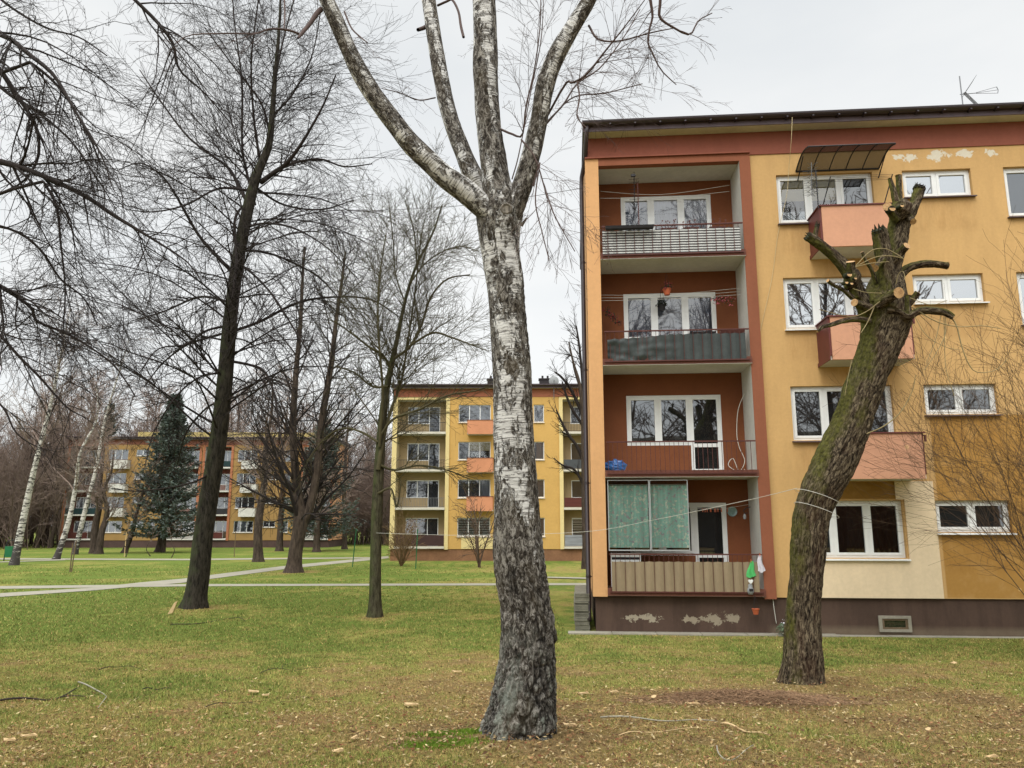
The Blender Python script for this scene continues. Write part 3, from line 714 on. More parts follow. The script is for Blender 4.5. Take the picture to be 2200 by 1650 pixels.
# planter boxes and dark boards on railings
def planter(s0, s1, t, z, h, mat, label, twigs=0, seed=0, group='planter boxes on the balcony railings'):
    b = thing_at('planter_box', (s0+s1)/2, t, z, label=label, cat='planter', group=group); L = (s1-s0)/2
    m = MB(); m.add([(-L*.97, -.07, 0), (L*.97, -.07, 0), (L*.97, .07, 0), (-L*.97, .07, 0), (-L, -.09, h), (L, -.09, h), (L, .09, h), (-L, .09, h), (-L+.02, -.07, h-.02), (L-.02, -.07, h-.02), (L-.02, .07, h-.02), (-L+.02, .07, h-.02)],
                    [(3,2,1,0),(0,1,5,4),(1,2,6,5),(2,3,7,6),(3,0,4,7),(4,5,9,8),(5,6,10,9),(6,7,11,10),(7,4,8,11),(8,9,10,11)])
    m.build('box', mat, b)
    if twigs:
        r_ = random.Random(seed); w = MB()
        for i in range(twigs):
            x = r_.uniform(-L*.8, L*.8); p = Vector((x, 0, h-.02)); pts = [p]
            for k in range(4): p = p+Vector((r_.uniform(-.05, .05), r_.uniform(-.03, .03), r_.uniform(.03, .08))); pts.append(p)
            w.tube(pts, [.006, .005, .004, .003, .002], 4)
            w.add([pts[-1]+Vector(q)*.022 for q in ((-1, 0, 0), (0, 0, -1), (1, 0, 0), (0, 0, 1))], [(0, 1, 2, 3)])
        w.build('dry_stems', M['rail'], b)
planter(2.35, 3.55, -.33, 9.63, .07, M['darkmetal'], 'long dark trough planter on the left of the top balcony railing')
for i, x in enumerate((3.95, 4.5, 5.15)):
    planter(x-.2, x+.2, .06, 9.62, .13, M['rail'], ['small planter of dry stems left of centre behind the top railing', 'small planter of dry stems right of centre behind the top railing', 'small planter of dry stems by the right wall behind the top railing'][i], 7, i)
planter(4.35, 4.98, .02, 6.93, .12, M['darkmetal'], 'dark trough planter on the third floor railing near the middle')
planter(5.08, 5.66, .0, 6.97, .10, M['rail'], 'reddish trough planter on the third floor railing by the right wall')
# terracotta pot hung below the ground floor ledge, ornament above it
s_, z_ = fl(1624, 1320, -.22)
b = basket(s_, -.22, z_, .085, M['terracotta'], 'square terracotta pot hanging below the ground floor balcony corner', M['red'], .30, 8, flower=False)
s_, z_ = fl(1613, 1278, -.2); orn = thing_at('ornament', s_, -.2, z_, label='grey and white owl shaped ornament with a heart on the ground floor balcony corner', cat='ornament')
m = MB(); m.lathe((0, 0, 0), [(.001, 0), (.05, .01), (.075, .07), (.07, .13), (.045, .17), (.05, .2), (.035, .235), (.001, .245)], 12); m.build('body', M['dish'], orn, smooth=True)
m = MB(); pts = [(.055*math.sin(a)**3, -.075, .30+.048*(math.cos(a)-.35*math.cos(2*a)-.12*math.cos(3*a))) for a in [6.2832*k/22 for k in range(22)]]
m.add(pts+[(p[0], p[1]+.02, p[2]) for p in pts], [tuple(range(22)), tuple(range(43, 21, -1))]+[(k, (k+1) % 22, 22+(k+1) % 22, 22+k) for k in range(22)]); m.tube([(0, -.06, .24), (0, -.06, .27)], .006, 4); m.build('heart', M['pvc'], orn)
m = MB(); m.box(-.045, .045, -.086, -.07, .085, .14); m.build('dark_belly', M['darkmetal'], orn)
# cloths, peg line, plate, blue bag
def cloth(name, s, t, z, w, h, mat, label, seed=0, cat='cloth', taper=.9):
    b = thing_at(name, s, t, z, label=label, cat=cat, group='small cloths pegged to the ground floor balcony')
    m = MB(); n = 8; vs = []
    for i in range(n+1):
        for j in range(n+1):
            u_ = j/n; v_ = i/n; ww = w*(.25+.75*v_*taper)
            vs.append(((u_-.5)*ww+.02*math.sin(v_*5+seed), .018*math.sin(u_*14+seed)*v_, -h*v_*(1-.25*abs(u_-.5+.2*math.sin(seed)))))
    m.add(vs, [(i*(n+1)+j, i*(n+1)+j+1, (i+1)*(n+1)+j+1, (i+1)*(n+1)+j) for i in range(n) for j in range(n)]); m.build('fabric', mat, b, smooth=True)
    m = MB(); m.box(-.008, .008, -.014, .014, -.03, .04); m.build('peg', M['terracotta'], b)
s_, z_ = fl(1612, 1205, -.16); cloth('green_cloth', s_, -.22, z_, .24, .38, M['greencloth'], 'mint green cloth pegged to the ground floor railing near the ornament', 1)
s_, z_ = fl(1629, 1192, -.16); cloth('pale_cloth', s_+.02, -.23, z_, .18, .40, M['lightcloth'], 'white and lilac cloth pegged at the right end of the ground floor railing', 3)
pgl = thing_at('peg_line', P0+1.9, .6, 2.80, label='washing line with orange pegs across the ground floor balcony', cat='washing line')
m = MB(); m.tube([(0, 0, .02), (.9, -.02, 0), (1.62, 0, .12)], .003, 4); m.build('line', M['whiterope'], pgl)
m = MB()
for k in range(11): x = .45+.055*k*(1+.2*math.sin(k*3)); m.box(x-.006, x+.006, -.012, .012, -.07, .02)
m.build('peg', M['terracotta'], pgl)
s_, z_ = fl(1573, 1099, .97); pt = thing_at('wall_plate', s_, .985, z_, label='round pale blue patterned plate on the ground floor balcony wall', cat='plate')
m = MB(); n = 24
for r0, r1, y0, y1 in ((0.001, .07, 0, 0), (.07, .12, 0, -.02)):
    m.add([(r*math.cos(6.2832*k/n), y, r*math.sin(6.2832*k/n)) for r, y in ((r0, y0), (r1, y1)) for k in range(n)], [(k, (k+1) % n, n+(k+1) % n, n+k) for k in range(n)])
m.build('plate', paint('pale glazed plate', srgb('7f9a96', .9), .3, .25, 22, 0, spec=.6), pt)
s_, z_ = fl(1604, 1100, .5); lp = thing_at('wall_lantern', s_, .6, z_, label='dark scrolled metal wall ornament on the ground floor side wall', cat='ornament')
m = MB(); m.tube([(.12, 0, .12), (.02, 0, .10), (-.05, 0, .04), (-.03, 0, -.03), (.04, 0, -.02)], .012, 6); m.build('bracket', M['darkmetal'], lp); m = MB(); m.lathe((-.03, 0, -.17), [(.001, 0), (.03, .01), (.04, .07), (.02, .12), (.001, .13)], 8); m.build('lantern', M['dish'], lp)
s_, z_ = fl(1322, 1012, .3)
bag = thing_at('blue_bag', s_, .35, 3.69, label='crumpled blue plastic bag on the second floor balcony floor', cat='plastic bag')
m = MB(); n = 16; vs = []
for i in range(n+1):
    for j in range(n*2):
        th = math.pi*i/n; ph = math.pi*j/n; d = Vector((math.sin(th)*math.cos(ph), math.sin(th)*math.sin(ph), math.cos(th)))
        k = 1+.35*mn.noise(d*2.5+Vector((3, 1, 2))); vs.append((d.x*.27*k, d.y*.2*k, .13+d.z*.15*k))
m.add(vs, [(i*2*n+j, i*2*n+(j+1) % (2*n), (i+1)*2*n+(j+1) % (2*n), (i+1)*2*n+j) for i in range(n) for j in range(2*n)]); m.build('bag', M['blue'], bag)
# laundry rack edge / coloured crates seen through the ground floor railing
cr_ = thing_at('crate', P0+.45, .35, 1.0, label='dark slatted crate behind the left of the ground floor railing', cat='crate')
m = MB()
for k in range(5): m.box(-.35, .35, -.2, -.18, .08+.15*k, .17+.15*k)
for x in (-.35, .33): m.box(x, x+.02, -.22, -.2, 0, .78)
m.build('slats', M['pvc'], cr_); m = MB(); m.box(-.33, .33, -.175, .2, 0, .72); m.build('box', M['darkmetal'], cr_)
# ---- antennas
def yagi(name, base, mast, booms, label, mat, rz=0, r=.012, group='television antennas'):
    b = empty(name, base, rz, label=label, cat='antenna', group=group)
    m = MB(); m.tube([(0, 0, 0), (0, 0, mast)], r, 6); m.build('mast', mat, b)
    for (z, x0, x1, els, tilt) in booms:
        m = MB(); m.tube([(x0, 0, z), (x1, 0, z+tilt)], r*.7, 5); bo = m.build('boom', mat, b)
        m = MB()
        for k in range(els):
            x = x0+(x1-x0)*k/(els-1); l = .14+.10*(1-k/els); m.tube([(x, -l, z+tilt*k/(els-1)+.02), (x, l, z+tilt*k/(els-1)-.02)], r*.4, 4)
        m.build('element', mat, bo)
    return b
gr_ = W_(*[fl(2070, 237, .3)[0], .3, 12.5])
an = yagi('roof_antenna', gr_, 1.25, [(.28, -.42, .62, 14, .03)], 'tall roof antenna with grid reflector at the upper right', M['greymetal'], -AL, .014)
m = MB()
def grid(m, o, a, b_, na, nb, r):
    o, a, b_ = Vector(o), Vector(a), Vector(b_)
    for i in range(na+1): m.tube([o+a*i/na, o+a*i/na+b_], r, 4)
    for j in range(nb+1): m.tube([o+b_*j/nb, o+b_*j/nb+a], r, 4)
grid(m, (.02, -.15, .72), (.28, 0, -.36), (.12, .35, .16), 3, 8, .0045); grid(m, (.06, -.15, .78), (.28, 0, .40), (.06, .35, .0), 3, 8, .0045)
m.build('grid_reflector', M['greymetal'], an)
m = MB(); m.tube([(-.04, 0, .74), (.38, 0, .76)], .01, 5)
for k, zz in enumerate((.06, 0, -.06)): m.tube([(.36, 0, .76+zz*.2), (.88, 0, .82+zz*1.5)], .006, 4)
m.tube([(.87, 0, .91), (.9, 0, .82), (.88, 0, .73)], .01, 5); m.build('director_boom', M['greymetal'], an)
yagi('roof_antenna', gr_+Vector((-.34, .1, 0)), .30, [], 'short roof mast with small feed left of the tall roof antenna', M['greymetal'], -AL, .012)
s0_, z0_ = fl(1373, 490, -.15)
la = yagi('balcony_antenna', W_(s0_, -.15, 9.68), 1.25, [(1.2, -.05, .0, 2, 0)], 'thin rod antenna rising from the top balcony railing', M['rail'], -AL, .012)
m = MB(); m.tube([(-.1, 0, .45), (-.08, 0, 1.55)], .008, 4)
for k in range(10): 
    z = .62+.09*k; l = .13 if k % 3 else .06
    m.tube([(-.09-l, 0, z), (-.09+l, 0, z+.02)], .0055, 4); m.tube([(-.09, -l, z+.04), (-.09, l, z+.04)], .0055, 4)
m.box(-.16, -.05, -.03, .03, 1.42, 1.48); m.box(-.15, -.06, -.03, .03, .55, .6); m.build('element', M['darkmetal'], la)
s0_, z0_ = fl(1757, 440, -.95)
lb = yagi('balcony_antenna', W_(s0_, -.98, 9.75), .95, [], 'small grid antenna clamped at the left corner of the top boxed balcony', M['darkmetal'], -AL, .014)
m = MB()
for k in range(11):
    z = .32+.06*k; m.tube([(-.30, .0, z), (.04, 0, z+.05)], .004, 4)
for k in range(7):
    z = .35+.12*k; x = -.13+.01*k; m.tube([(x-.12, -.05, z+.05), (x+.1, .05, z-.04)], .006, 4); m.tube([(x-.08, .06, z-.03), (x+.12, -.05, z+.06)], .006, 4)
m.tube([(-.13, 0, .3), (-.08, 0, 1.15)], .009, 4); m.build('element', M['greymetal'], lb)
# ---- cables and ropes
def cable(name, pts, r, mat, label, cat='cable', group=None):
    b = Vector(pts[0]); m = MB(); P = [Vector(p) for p in pts]
    out = []
    for i in range(len(P)-1):
        p0, p1, p2, p3 = P[max(i-1, 0)], P[i], P[i+1], P[min(i+2, len(P)-1)]
        for k in range(6):
            u_ = k/6; out.append(.5*((2*p1)+(p2-p0)*u_+(2*p0-5*p1+4*p2-p3)*u_*u_+(3*p1-p0-3*p2+p3)*u_**3))
    out.append(P[-1]); m.tube(out, r, 5); return m.build(name, mat, None, smooth=True, off=b, label=label, cat=cat, group=group)
def wl_(px, t): s_, z_ = fl(px[0], px[1], t); return W_(s_, t, z_)
cable('hanging_cable', [wl_(p, -.56 if i < 2 else (-.03 if i > 3 else -.2)) for i, p in enumerate([(1702, 252), (1700, 300), (1695, 360), (1690, 420), (1672, 500), (1658, 600), (1638, 690), (1622, 760), (1612, 800)])], .006, M['cable'], 'cream cable hanging from the eave down the ochre wall to the brown pilaster')
cable('looped_cable', [wl_(p, .75) for p in [(1600, 845), (1586, 880), (1583, 930), (1588, 960), (1600, 990), (1588, 1012), (1575, 985), (1565, 1000), (1590, 1015), (1600, 1008)]], .009, M['whiterope'], 'white cable looped down in the second floor balcony corner')
cable('foot_cable', [wl_(p, -.02) for p in [(1659, 1270), (1662, 1300), (1668, 1340)]], .008, M['whiterope'], 'white pipe running down the plinth beside the willow')
for k, (a, b_, c) in enumerate((((1290, 411), (1420, 418), (1567, 398)), ((1290, 426), (1440, 424), (1567, 411)))):
    cable('washing_line', [wl_(p, .5) for p in (a, b_, c)], .005, M['whiterope'], ['upper washing line across the top balcony', 'lower washing line across the top balcony'][k], 'washing line', 'washing lines across balconies')
for k in range(3):
    cable('washing_line', [wl_((1291, 634+6*k), .45), wl_((1430, 633+5*k), .45), wl_((1592, 619+7*k), .45)], .004, M['whiterope'], ['topmost', 'middle', 'lowest'][k]+' washing line of three across the third floor balcony', 'washing line', 'washing lines across balconies')
# stacked stones by the downpipe
st_ = empty('stone_stack', W_(1.62, .7, 0), -AL, label='stack of weathered flat concrete slabs beside the downpipe foot', cat='stone stack')
m = MB(); r_ = random.Random(5); z = -.02
while z < .82:
    h_ = r_.uniform(.035, .055); a = r_.uniform(-.02, .02); m.box(-.17+a, .17+a, -.45+a, 2.2, z, z+h_-.006); z += h_
m.build('slab', M['stone'], st_)
# ------------------------------------------------------------------ middle apartment block
Md = 55.0; MA = rad(.8)
xL = (848-1100)/F*Md/ray(848, 1130)[1]
mid = empty('apartment_building', (xL-2.221, Md, 0), -MA, label='smaller yellow apartment block behind the birch trunk with cream niche balconies', cat='apartment block', group='apartment blocks')
palm = dict(wall=paint('yellow render', srgb('c8a05c', .9), .9, .08, .8, .2), gable=paint('cream gable render', srgb('d9c58c', .9), .9, .06, .8, .2), plinth=paint('brown plinth', srgb('8a6448', .85), .9, .2, 1.2, .2),
            band=paint('terracotta band', srgb('9d624a', .88), .9, .1, 1, .2), side=paint('cream niche side', srgb('cdbb8f', .9), .9, .06, 1, .1), niche=paint('cream niche back', srgb('a08c68', .88), .9, .08, 1, .1),
            edge=paint('white slab edge', srgb('c9c3b4', .9), .8, .08, 2, .1), balcony=paint('salmon panel', srgb('c98a66', .9), .9, .1, 1.5, .2))
palm['pier'] = palm['gable']; palm['pilaster'] = palm['gable']
rm = {(0, 3): (M['darkmetal'], 'bars'), (0, 2): (M['darkmetal'], 'bars'), (0, 1): (M['greymetal'], 'bars'), (0, 0): (paint('dark brown panel', srgb('3f2a26', .9), .7), 'solid'),
      (1, 3): (M['darkmetal'], 'bars'), (1, 2): (paint('grey panel', srgb('474a4c', .9), .7), 'solid'), (1, 1): (paint('brown slat panel', srgb('5a2c24', .9), .7, .3, 3, .1, stretch=(.1, .1, 7)), 'solid'), (1, 0): (paint('grey striped panel', srgb('8b8d90', .9), .7, .5, 2, .1, stretch=(.1, .1, 3)), 'solid')}
stm = {('W', 0): 'slats', ('L', 1, 0): 'slats', ('L', 0, 0): ['curtain_red', 'far', 'far'], ('N', 3): 'flat', ('N', 2): 'curtain', ('W', 1): ['far', 'far', 'curtain'], ('W', 2): ['far', 'blind', 'blind']}
block(mid, [('L', P0, P1), ('W', 6.657, 8.99), ('S', 9.707, 11.337), ('N', 12.1, 12.85), ('L', 14.2, 17.7), ('L', 18.4, 21.9), ('W', 23, 25.3)], 30, palm, styles=stm, rails=rm)
mm = MB(); mm.box(6.95, 9.4, -.03, -.003, .82, 1.62); mm.build('insulation_panel', palm['gable'], mid)
for x in (8.6, 12.6):
    m = MB(); m.box(x, x+1.3, 3, 3.6, 12.4, 13.5); m.box(x-.06, x+1.36, 2.94, 3.66, 13.5, 13.6)
    for k in range(3): m.tube([(x+.25+.4*k, 3.3, 13.6), (x+.25+.4*k, 3.3, 13.85)], .08, 8)
    m.build('chimney', M['roof'], mid)
m = MB(); m.box(6.0, 6.02, -.012, -.002, .9, 11.6); m.build('joint', M['soffit'], mid)
pxs = lambda px, py: at(px, py, Md-.5)
dsh = empty('satellite_dish', pxs(1190, 832), 0, label='grey satellite dish on a pole above the roof of the middle block', cat='satellite dish')
m = MB(); n = 20
for i in range(5):
    r0, r1 = .36*i/5+.001, .36*(i+1)/5
    m.add([(r*math.cos(6.2832*k/n), .25*r*r*2-.1, .45+r*math.sin(6.2832*k/n)*1.05) for r in (r0, r1) for k in range(n)], [(k, (k+1) % n, n+(k+1) % n, n+k) for k in range(n)])
m.build('dish', M['dish'], dsh, smooth=True)
m = MB(); m.tube([(0, .05, -.9), (0, .05, .45)], .03, 6); m.tube([(0, 0, .15), (.0, -.4, .4)], .012, 5); m.box(-.05, .05, -.46, -.36, .36, .46); m.build('pole', M['greymetal'], dsh)
yagi('roof_antenna', pxs(995, 838), 1.3, [(1.1, -.4, .4, 8, 0)], 'thin roof antenna on the middle block, left of the birch trunk', M['greymetal'], .6, .012)
# ------------------------------------------------------------------ far apartment block
Fd = 88.0; FA = rad(-2.2)
def fs(px, Y=Fd): return (px-1100)/F*Y
far = empty('apartment_building', (fs(148)-0, Fd-.3, 0), -FA, label='long ochre apartment block far behind the trees at the left with peach gable', cat='apartment block', group='apartment blocks')
def fx(px): return fs(px)-fs(148)
palf = dict(wall=paint('far ochre render', srgb('a68450', .78), .9, .1, .6, .1), gable=paint('far peach gable', srgb('cf9c74', .88), .9, .06, .6, .1), plinth=paint('far plinth', srgb('55423c', .85), .9, .2, 1, .1), band=paint('far band', srgb('7d503f', .85), .9, .1, 1, .1),
            pilaster=paint('far pilaster', srgb('a86c4c', .85), .9, .1, 1, .1), side=M['white_wall'], niche=paint('far niche', srgb('6a3a30', .85), .9, .1, 1, .1), edge=M['soffit'], balcony=M['soffit'])
palf['pier'] = palf['pilaster']
rf_ = {}
rmats = [paint('far rail brown', srgb('4a2d28', .9), .8), M['darkmetal'], paint('far rail white', srgb('a5a09a', .9), .8), paint('far rail teal', srgb('1e3536', .9), .8)]
for i in range(4):
    for k in range(4): rf_[(i, k)] = (rmats[(i*2+k*3+(i*k)) % 4], 'solid' if (i+k) % 2 else 'bars')
fc = [('L', .45, 3.9), ('W', fx(235), fx(235)+2.2), ('S', fx(293), fx(320)), ('N', fx(332), fx(344)), ('L', fx(368), fx(368)+3.2), ('L', fx(440), fx(440)+2.95), ('W', fx(509), fx(509)+2.2), ('S', fx(570), fx(596)), ('N', fx(608), fx(623)), ('L', fx(650), fx(650)+3.2)]
send = fx(712)
block(far, fc, send, palf, s_start=.0, rails=rf_, styles={('L', 1, 0): ['curtain', 'curtain', 'curtain'], ('W', 0): ['far', 'curtain', 'far']})
m = MB(); m.box(send+.002, send+.02, 0.01, 9.99, .8, 12.2); m.build('gable_wall', palf['gable'], far)
for k in range(4):
    m = MB(); m.box(send+.02, send+.06, 8.0, 9.0, 1.7+H*k, 2.97+H*k); wo_ = m.build('window', M['pvc'], far); m = MB(); m.box(send+.061, send+.066, 8.1, 8.9, 1.8+H*k, 2.87+H*k); m.build('pane', M['pane_far'], wo_)
m = MB(); m.box(6, send-1, 4, 9, 12.5, 13.6); m.build('roof_storey', paint('far attic', srgb('b3a068', .85), .9), far)
# blocks further on, only glimpsed between the trees
bk = empty('apartment_building', (-84, 66, 0), rad(28), label='ochre building end glimpsed through branches at the far left edge', cat='apartment block', group='apartment blocks')
block(bk, [('W', 3, 5.3), ('W', 8, 10.3)], 14, dict(palf, wall=paint('far ochre wall', srgb('a88643', .7), .9)), s_start=0.)
# ------------------------------------------------------------------ trees
def spl(P, n):
    P = np.array(P, float); L = len(P); out = []
    Q = np.vstack([2*P[0]-P[1], P, 2*P[-1]-P[-2]])
    for u in np.linspace(0, L-1-1e-9, n):
        i = int(u); f = u-i; p0, p1, p2, p3 = Q[i], Q[i+1], Q[i+2], Q[i+3]
        out.append(.5*((2*p1)+(p2-p0)*f+(2*p0-5*p1+4*p2-p3)*f*f+(3*p1-p0-3*p2+p3)*f**3))
    return np.array(out)
def tubes(P, R, sides):
    """P (N,K,3) R (N,K) -> verts, quads"""
    N_, K, _ = P.shape
    T = np.gradient(P, axis=1); T /= np.linalg.norm(T, axis=2, keepdims=True)+1e-9
    ref = np.tile(np.array([.31, .95, .05]), (N_, 1)); m = np.abs((T[:, 0]*ref).sum(1)) > .9; ref[m] = (1, 0, .1)
    ref = ref[:, None, :]
    A = np.cross(T, ref); A /= np.linalg.norm(A, axis=2, keepdims=True)+1e-9; B = np.cross(T, A)
    an = np.arange(sides)*2*np.pi/sides
    V = P[:, :, None, :]+R[:, :, None, None]*(A[:, :, None, :]*np.cos(an)[None, None, :, None]+B[:, :, None, :]*np.sin(an)[None, None, :, None])
    idx = np.arange(N_*K*sides).reshape(N_, K, sides); nx_ = np.roll(idx, -1, axis=2)
    Fq = np.stack([idx[:, :-1], nx_[:, :-1], nx_[:, 1:], idx[:, 1:]], -1).reshape(-1, 4)
    return V.reshape(-1, 3), Fq
def kids(P, R, n, g, tmin=.2, tmax=.98, ang=(.9, .2), ratio=.5, fall=.5, K=6, grav=0., wig=.08, rr=.6, rtip=.002, absr=None, lens=None, up0=0.):
    """children of branches P (N,K,3); n children each (scaled by the length share)"""
    N_, Kp, _ = P.shape
    Lp = np.linalg.norm(np.diff(P, axis=1), axis=2).sum(1)
    w = Lp/Lp.mean(); cnt = np.maximum(1, g.poisson(n*w)); pi_ = np.repeat(np.arange(N_), cnt); Mn = len(pi_)
    t = g.uniform(tmin, tmax, Mn); f = t*(Kp-1); i = np.minimum(f.astype(int), Kp-2); fr = (f-i)[:, None]
    o = P[pi_, i]*(1-fr)+P[pi_, i+1]*fr; r = R[pi_, i]*(1-fr[:, 0])+R[pi_, i+1]*fr[:, 0]
    T = P[pi_, i+1]-P[pi_, i]; T /= np.linalg.norm(T, axis=1, keepdims=True)+1e-9
    q = g.normal(size=(Mn, 3)); q -= (q*T).sum(1, keepdims=True)*T; q /= np.linalg.norm(q, axis=1, keepdims=True)+1e-9
    a = g.normal(ang[0], ang[1], Mn)[:, None]; d = np.cos(a)*T+np.sin(a)*q; d[:, 2] += up0
    d /= np.linalg.norm(d, axis=1, keepdims=True)
    L = (Lp[pi_]*ratio*(1-fall*t) if lens is None else lens*np.ones(Mn))*g.uniform(.6, 1.35, Mn)
    out = np.zeros((Mn, K, 3)); out[:, 0] = o; st = (L/(K-1))[:, None]
    for k in range(1, K):
        d = d+g.normal(size=(Mn, 3))*wig; d[:, 2] += grav*(k/K)
        d /= np.linalg.norm(d, axis=1, keepdims=True); out[:, k] = out[:, k-1]+d*st
    r0 = np.maximum(r*rr, rtip*1.05) if absr is None else np.full(Mn, absr)
    r0 = np.minimum(r0, r)
    RR = r0[:, None]*(1-np.linspace(0, 1, K)[None]**.8)+rtip*np.linspace(0, 1, K)[None]
    return out, RR
def barkmat(name, c1, c2, sc=14, st=1., moss=None, stretch=(1, 1, .22)):
    m, t, b = newmat(name); c = objcoord(t, stretch)
    n = noise(t, c, sc, 6, .7, .3); k = rampn(t, n, [(.35, c2), (.62, c1)])
    if moss:
        g_ = t.nodes.new('ShaderNodeNewGeometry'); s_ = t.nodes.new('ShaderNodeSeparateXYZ'); t.links.new(g_.outputs['Normal'], s_.inputs[0])
        mk = mathn(t, 'ADD', mathn(t, 'MULTIPLY', s_.outputs[0], -.25), noise(t, objcoord(t), 3, 4)); k = mixc(t, rampn(t, mk, [(.5, 0), (.75, .6)]), k, moss)
    t.links.new(k, b.inputs['Base Color']); b.inputs['Roughness'].default_value = .95; b.inputs['Specular IOR Level'].default_value = .1
    bump(t, b, n, st, .03); return m
M['bark_lime'] = barkmat('lime bark', srgb('48433a', .75), srgb('1d1a17', .6), 16, 1, srgb('4b5236', .7))
M['bark_green'] = barkmat('greenish bark', srgb('575340', .8), srgb('2e2a20', .7), 18, 1, srgb('545c36', .7))
M['bark_far'] = barkmat('far bark', srgb('5a4e44', .8), srgb('38302a', .7), 10, .6)
M['twig_dark'] = paint('dark twigs', srgb('2e2622', .75), .9, .2, 3, 0)
M['twig_birch'] = paint('birch twigs', srgb('584640', .8), .8, .25, 6, 0)
M['twig_brown'] = paint('brown twigs', srgb('6b5138', .8), .9, .3, 3, 0)
M['twig_far'] = paint('grey brown far twigs', srgb('8a786d', .85), .95, .2, .4, 0)
M['twig_green'] = paint('olive twigs', srgb('4f4930', .8), .9, .25, 3, 0)
def tree_obj(name, base, trunkP, trunkR, parts, label, cat, group=None, bark=None, sides=12, trunkrough=.06, seed=0, root_flare=1.35):
    """trunkP: list of (K,3); parts: list of (name, [(P,R,sides)...], mat)"""
    base = np.array(base, float)
    rt = empty(name, base, 0, label=label, cat=cat, group=group)
    V = []; Fq = []; off = 0
    for P, R in zip(trunkP, trunkR):
        v, f = tubes(P[None], R[None], sides)
        # bark relief along the stem
        c = np.repeat(P, sides, 0); d = v-c; h = np.array([mn.noise(Vector(x*np.array([7, 7, 1.2]))) for x in v])
        rel = v[:, 2]-base[2]; fl_ = 1+(root_flare-1)*np.exp(-np.clip(rel, 0, None)/.18) if P is trunkP[0] else 1
        ridg = 1+trunkrough*h
        if P is trunkP[0]:
            an = np.arctan2(d[:, 1], d[:, 0]); ridg = ridg*(fl_+(fl_-1)*.5*np.cos(an*4+seed))
        v = c+d*np.asarray(ridg)[:, None]
        V.append(v-base); Fq.append(f+off); off += len(v)
    npmesh('trunk', np.vstack(V), np.vstack(Fq), bark, rt)
    for nm, sets, mat in parts:
        V = []; Fq = []; off = 0
        for P, R, sd in sets:
            v, f = tubes(P, R, sd); V.append(v-base); Fq.append(f+off); off += len(v)
        npmesh(nm, np.vstack(V), np.vstack(Fq), mat, rt)
    return rt
def limbpx(pts, Y0, Y1, n, jit=0, g=None):
    """limb traced as (x, y, width px) going from depth Y0 to Y1"""
    P = []; R = []
    for i, p in enumerate(pts):
        f = i/(len(pts)-1); Y = Y0+(Y1-Y0)*f; P.append(at(p[0], p[1], Y)); 
        R.append(p[2]/2/F*(Y*math.cos(PITCH)+(P[-1][2]-EYE)*math.sin(PITCH)) if len(p) > 2 else 0)
    P = spl(P, n); R = np.interp(np.linspace(0, 1, n), np.linspace(0, 1, len(R)), R); return P, R
def stackl(limbs, n):
    return np.stack([l[0] for l in limbs]), np.stack([l[1] for l in limbs])
def resamp(P, R, n):
    u = np.linspace(0, 1, len(P)); v = np.linspace(0, 1, n); return np.stack([np.interp(v, u, P[:, k]) for k in range(3)], 1), np.interp(v, u, R)
# ---- A: the big lime on the left
g = np.random.default_rng(11)
bA = ground(415, 1306); YA = bA[1]
trunk = limbpx([(415, 1312, 56), (427, 1240, 50), (437, 1150, 47), (452, 1050, 44), (468, 950, 42), (480, 850, 38), (489, 750, 36), (498, 660, 33), (508, 580, 31), (522, 500, 30), (537, 430, 27), (552, 375, 23), (578, 310, 17), (586, 230, 13), (592, 150, 10), (600, 60, 7), (604, -40, 5)], YA, YA-.2, 90); trunk = (trunk[0], trunk[1]*.86)
L = []
def AL_(p, y1, n=20): L.append(limbpx(p, YA, YA+y1, n))
AL_([(560, 392, 16), (590, 370, 14), (615, 352, 13), (640, 320, 10), (665, 280, 8), (695, 225, 6), (722, 160, 4)], -1.5)
AL_([(600, 362, 9), (640, 348, 8), (690, 342, 6), (740, 358, 5), (800, 352, 3)], 1)
AL_([(535, 440, 13), (515, 405, 11), (492, 362, 9), (450, 330, 7), (400, 290, 6), (340, 210, 5), (300, 150, 3)], 2)
AL_([(548, 440, 8), (530, 370, 8), (520, 310, 7), (520, 180, 6), (505, 60, 4), (500, 0, 3)], 1.5)
AL_([(500, 585, 12), (470, 555, 11), (430, 510, 9), (400, 460, 8), (375, 415, 7), (345, 375, 5), (300, 350, 4), (255, 365, 3)], -2)
AL_([(540, 410, 9), (470, 405, 7), (400, 440, 6), (330, 455, 4), (270, 450, 3)], -3)
AL_([(535, 430, 7), (505, 470, 8), (508, 560, 9), (500, 640, 7)], -1)
AL_([(492, 650, 9), (460, 640, 8), (420, 640, 7), (350, 670, 5), (280, 690, 3)], 3)
AL_([(500, 712, 10), (560, 690, 9), (640, 650, 8), (720, 638, 6), (800, 645, 5), (870, 690, 3)], 1.5)
AL_([(485, 700, 8), (440, 712, 7), (400, 740, 6), (340, 750, 4), (300, 800, 3)], -3)
AL_([(484, 715, 8), (450, 725, 7), (400, 742, 6), (350, 780, 5), (310, 830, 3)], 2)
AL_([(490, 775, 9), (540, 785, 8), (570, 800, 7), (590, 850, 6), (600, 920, 5), (612, 990, 3)], -2.5)
AL_([(505, 560, 8), (545, 590, 7), (590, 640, 6), (640, 720, 5), (690, 800, 3)], -3)
AL_([(510, 540, 8), (560, 540, 7), (620, 560, 6), (690, 600, 5), (760, 680, 3)], 2)
AL_([(522, 490, 8), (570, 480, 7), (630, 490, 6), (700, 530, 4), (770, 600, 3)], -1.5)
AL_([(480, 800, 8), (430, 810, 6), (380, 850, 5), (330, 930, 4), (310, 1010, 2)], -2)
AL_([(455, 1010, 7), (430, 1030, 6), (380, 1045, 5), (300, 1055, 4), (240, 1050, 3)], -2)
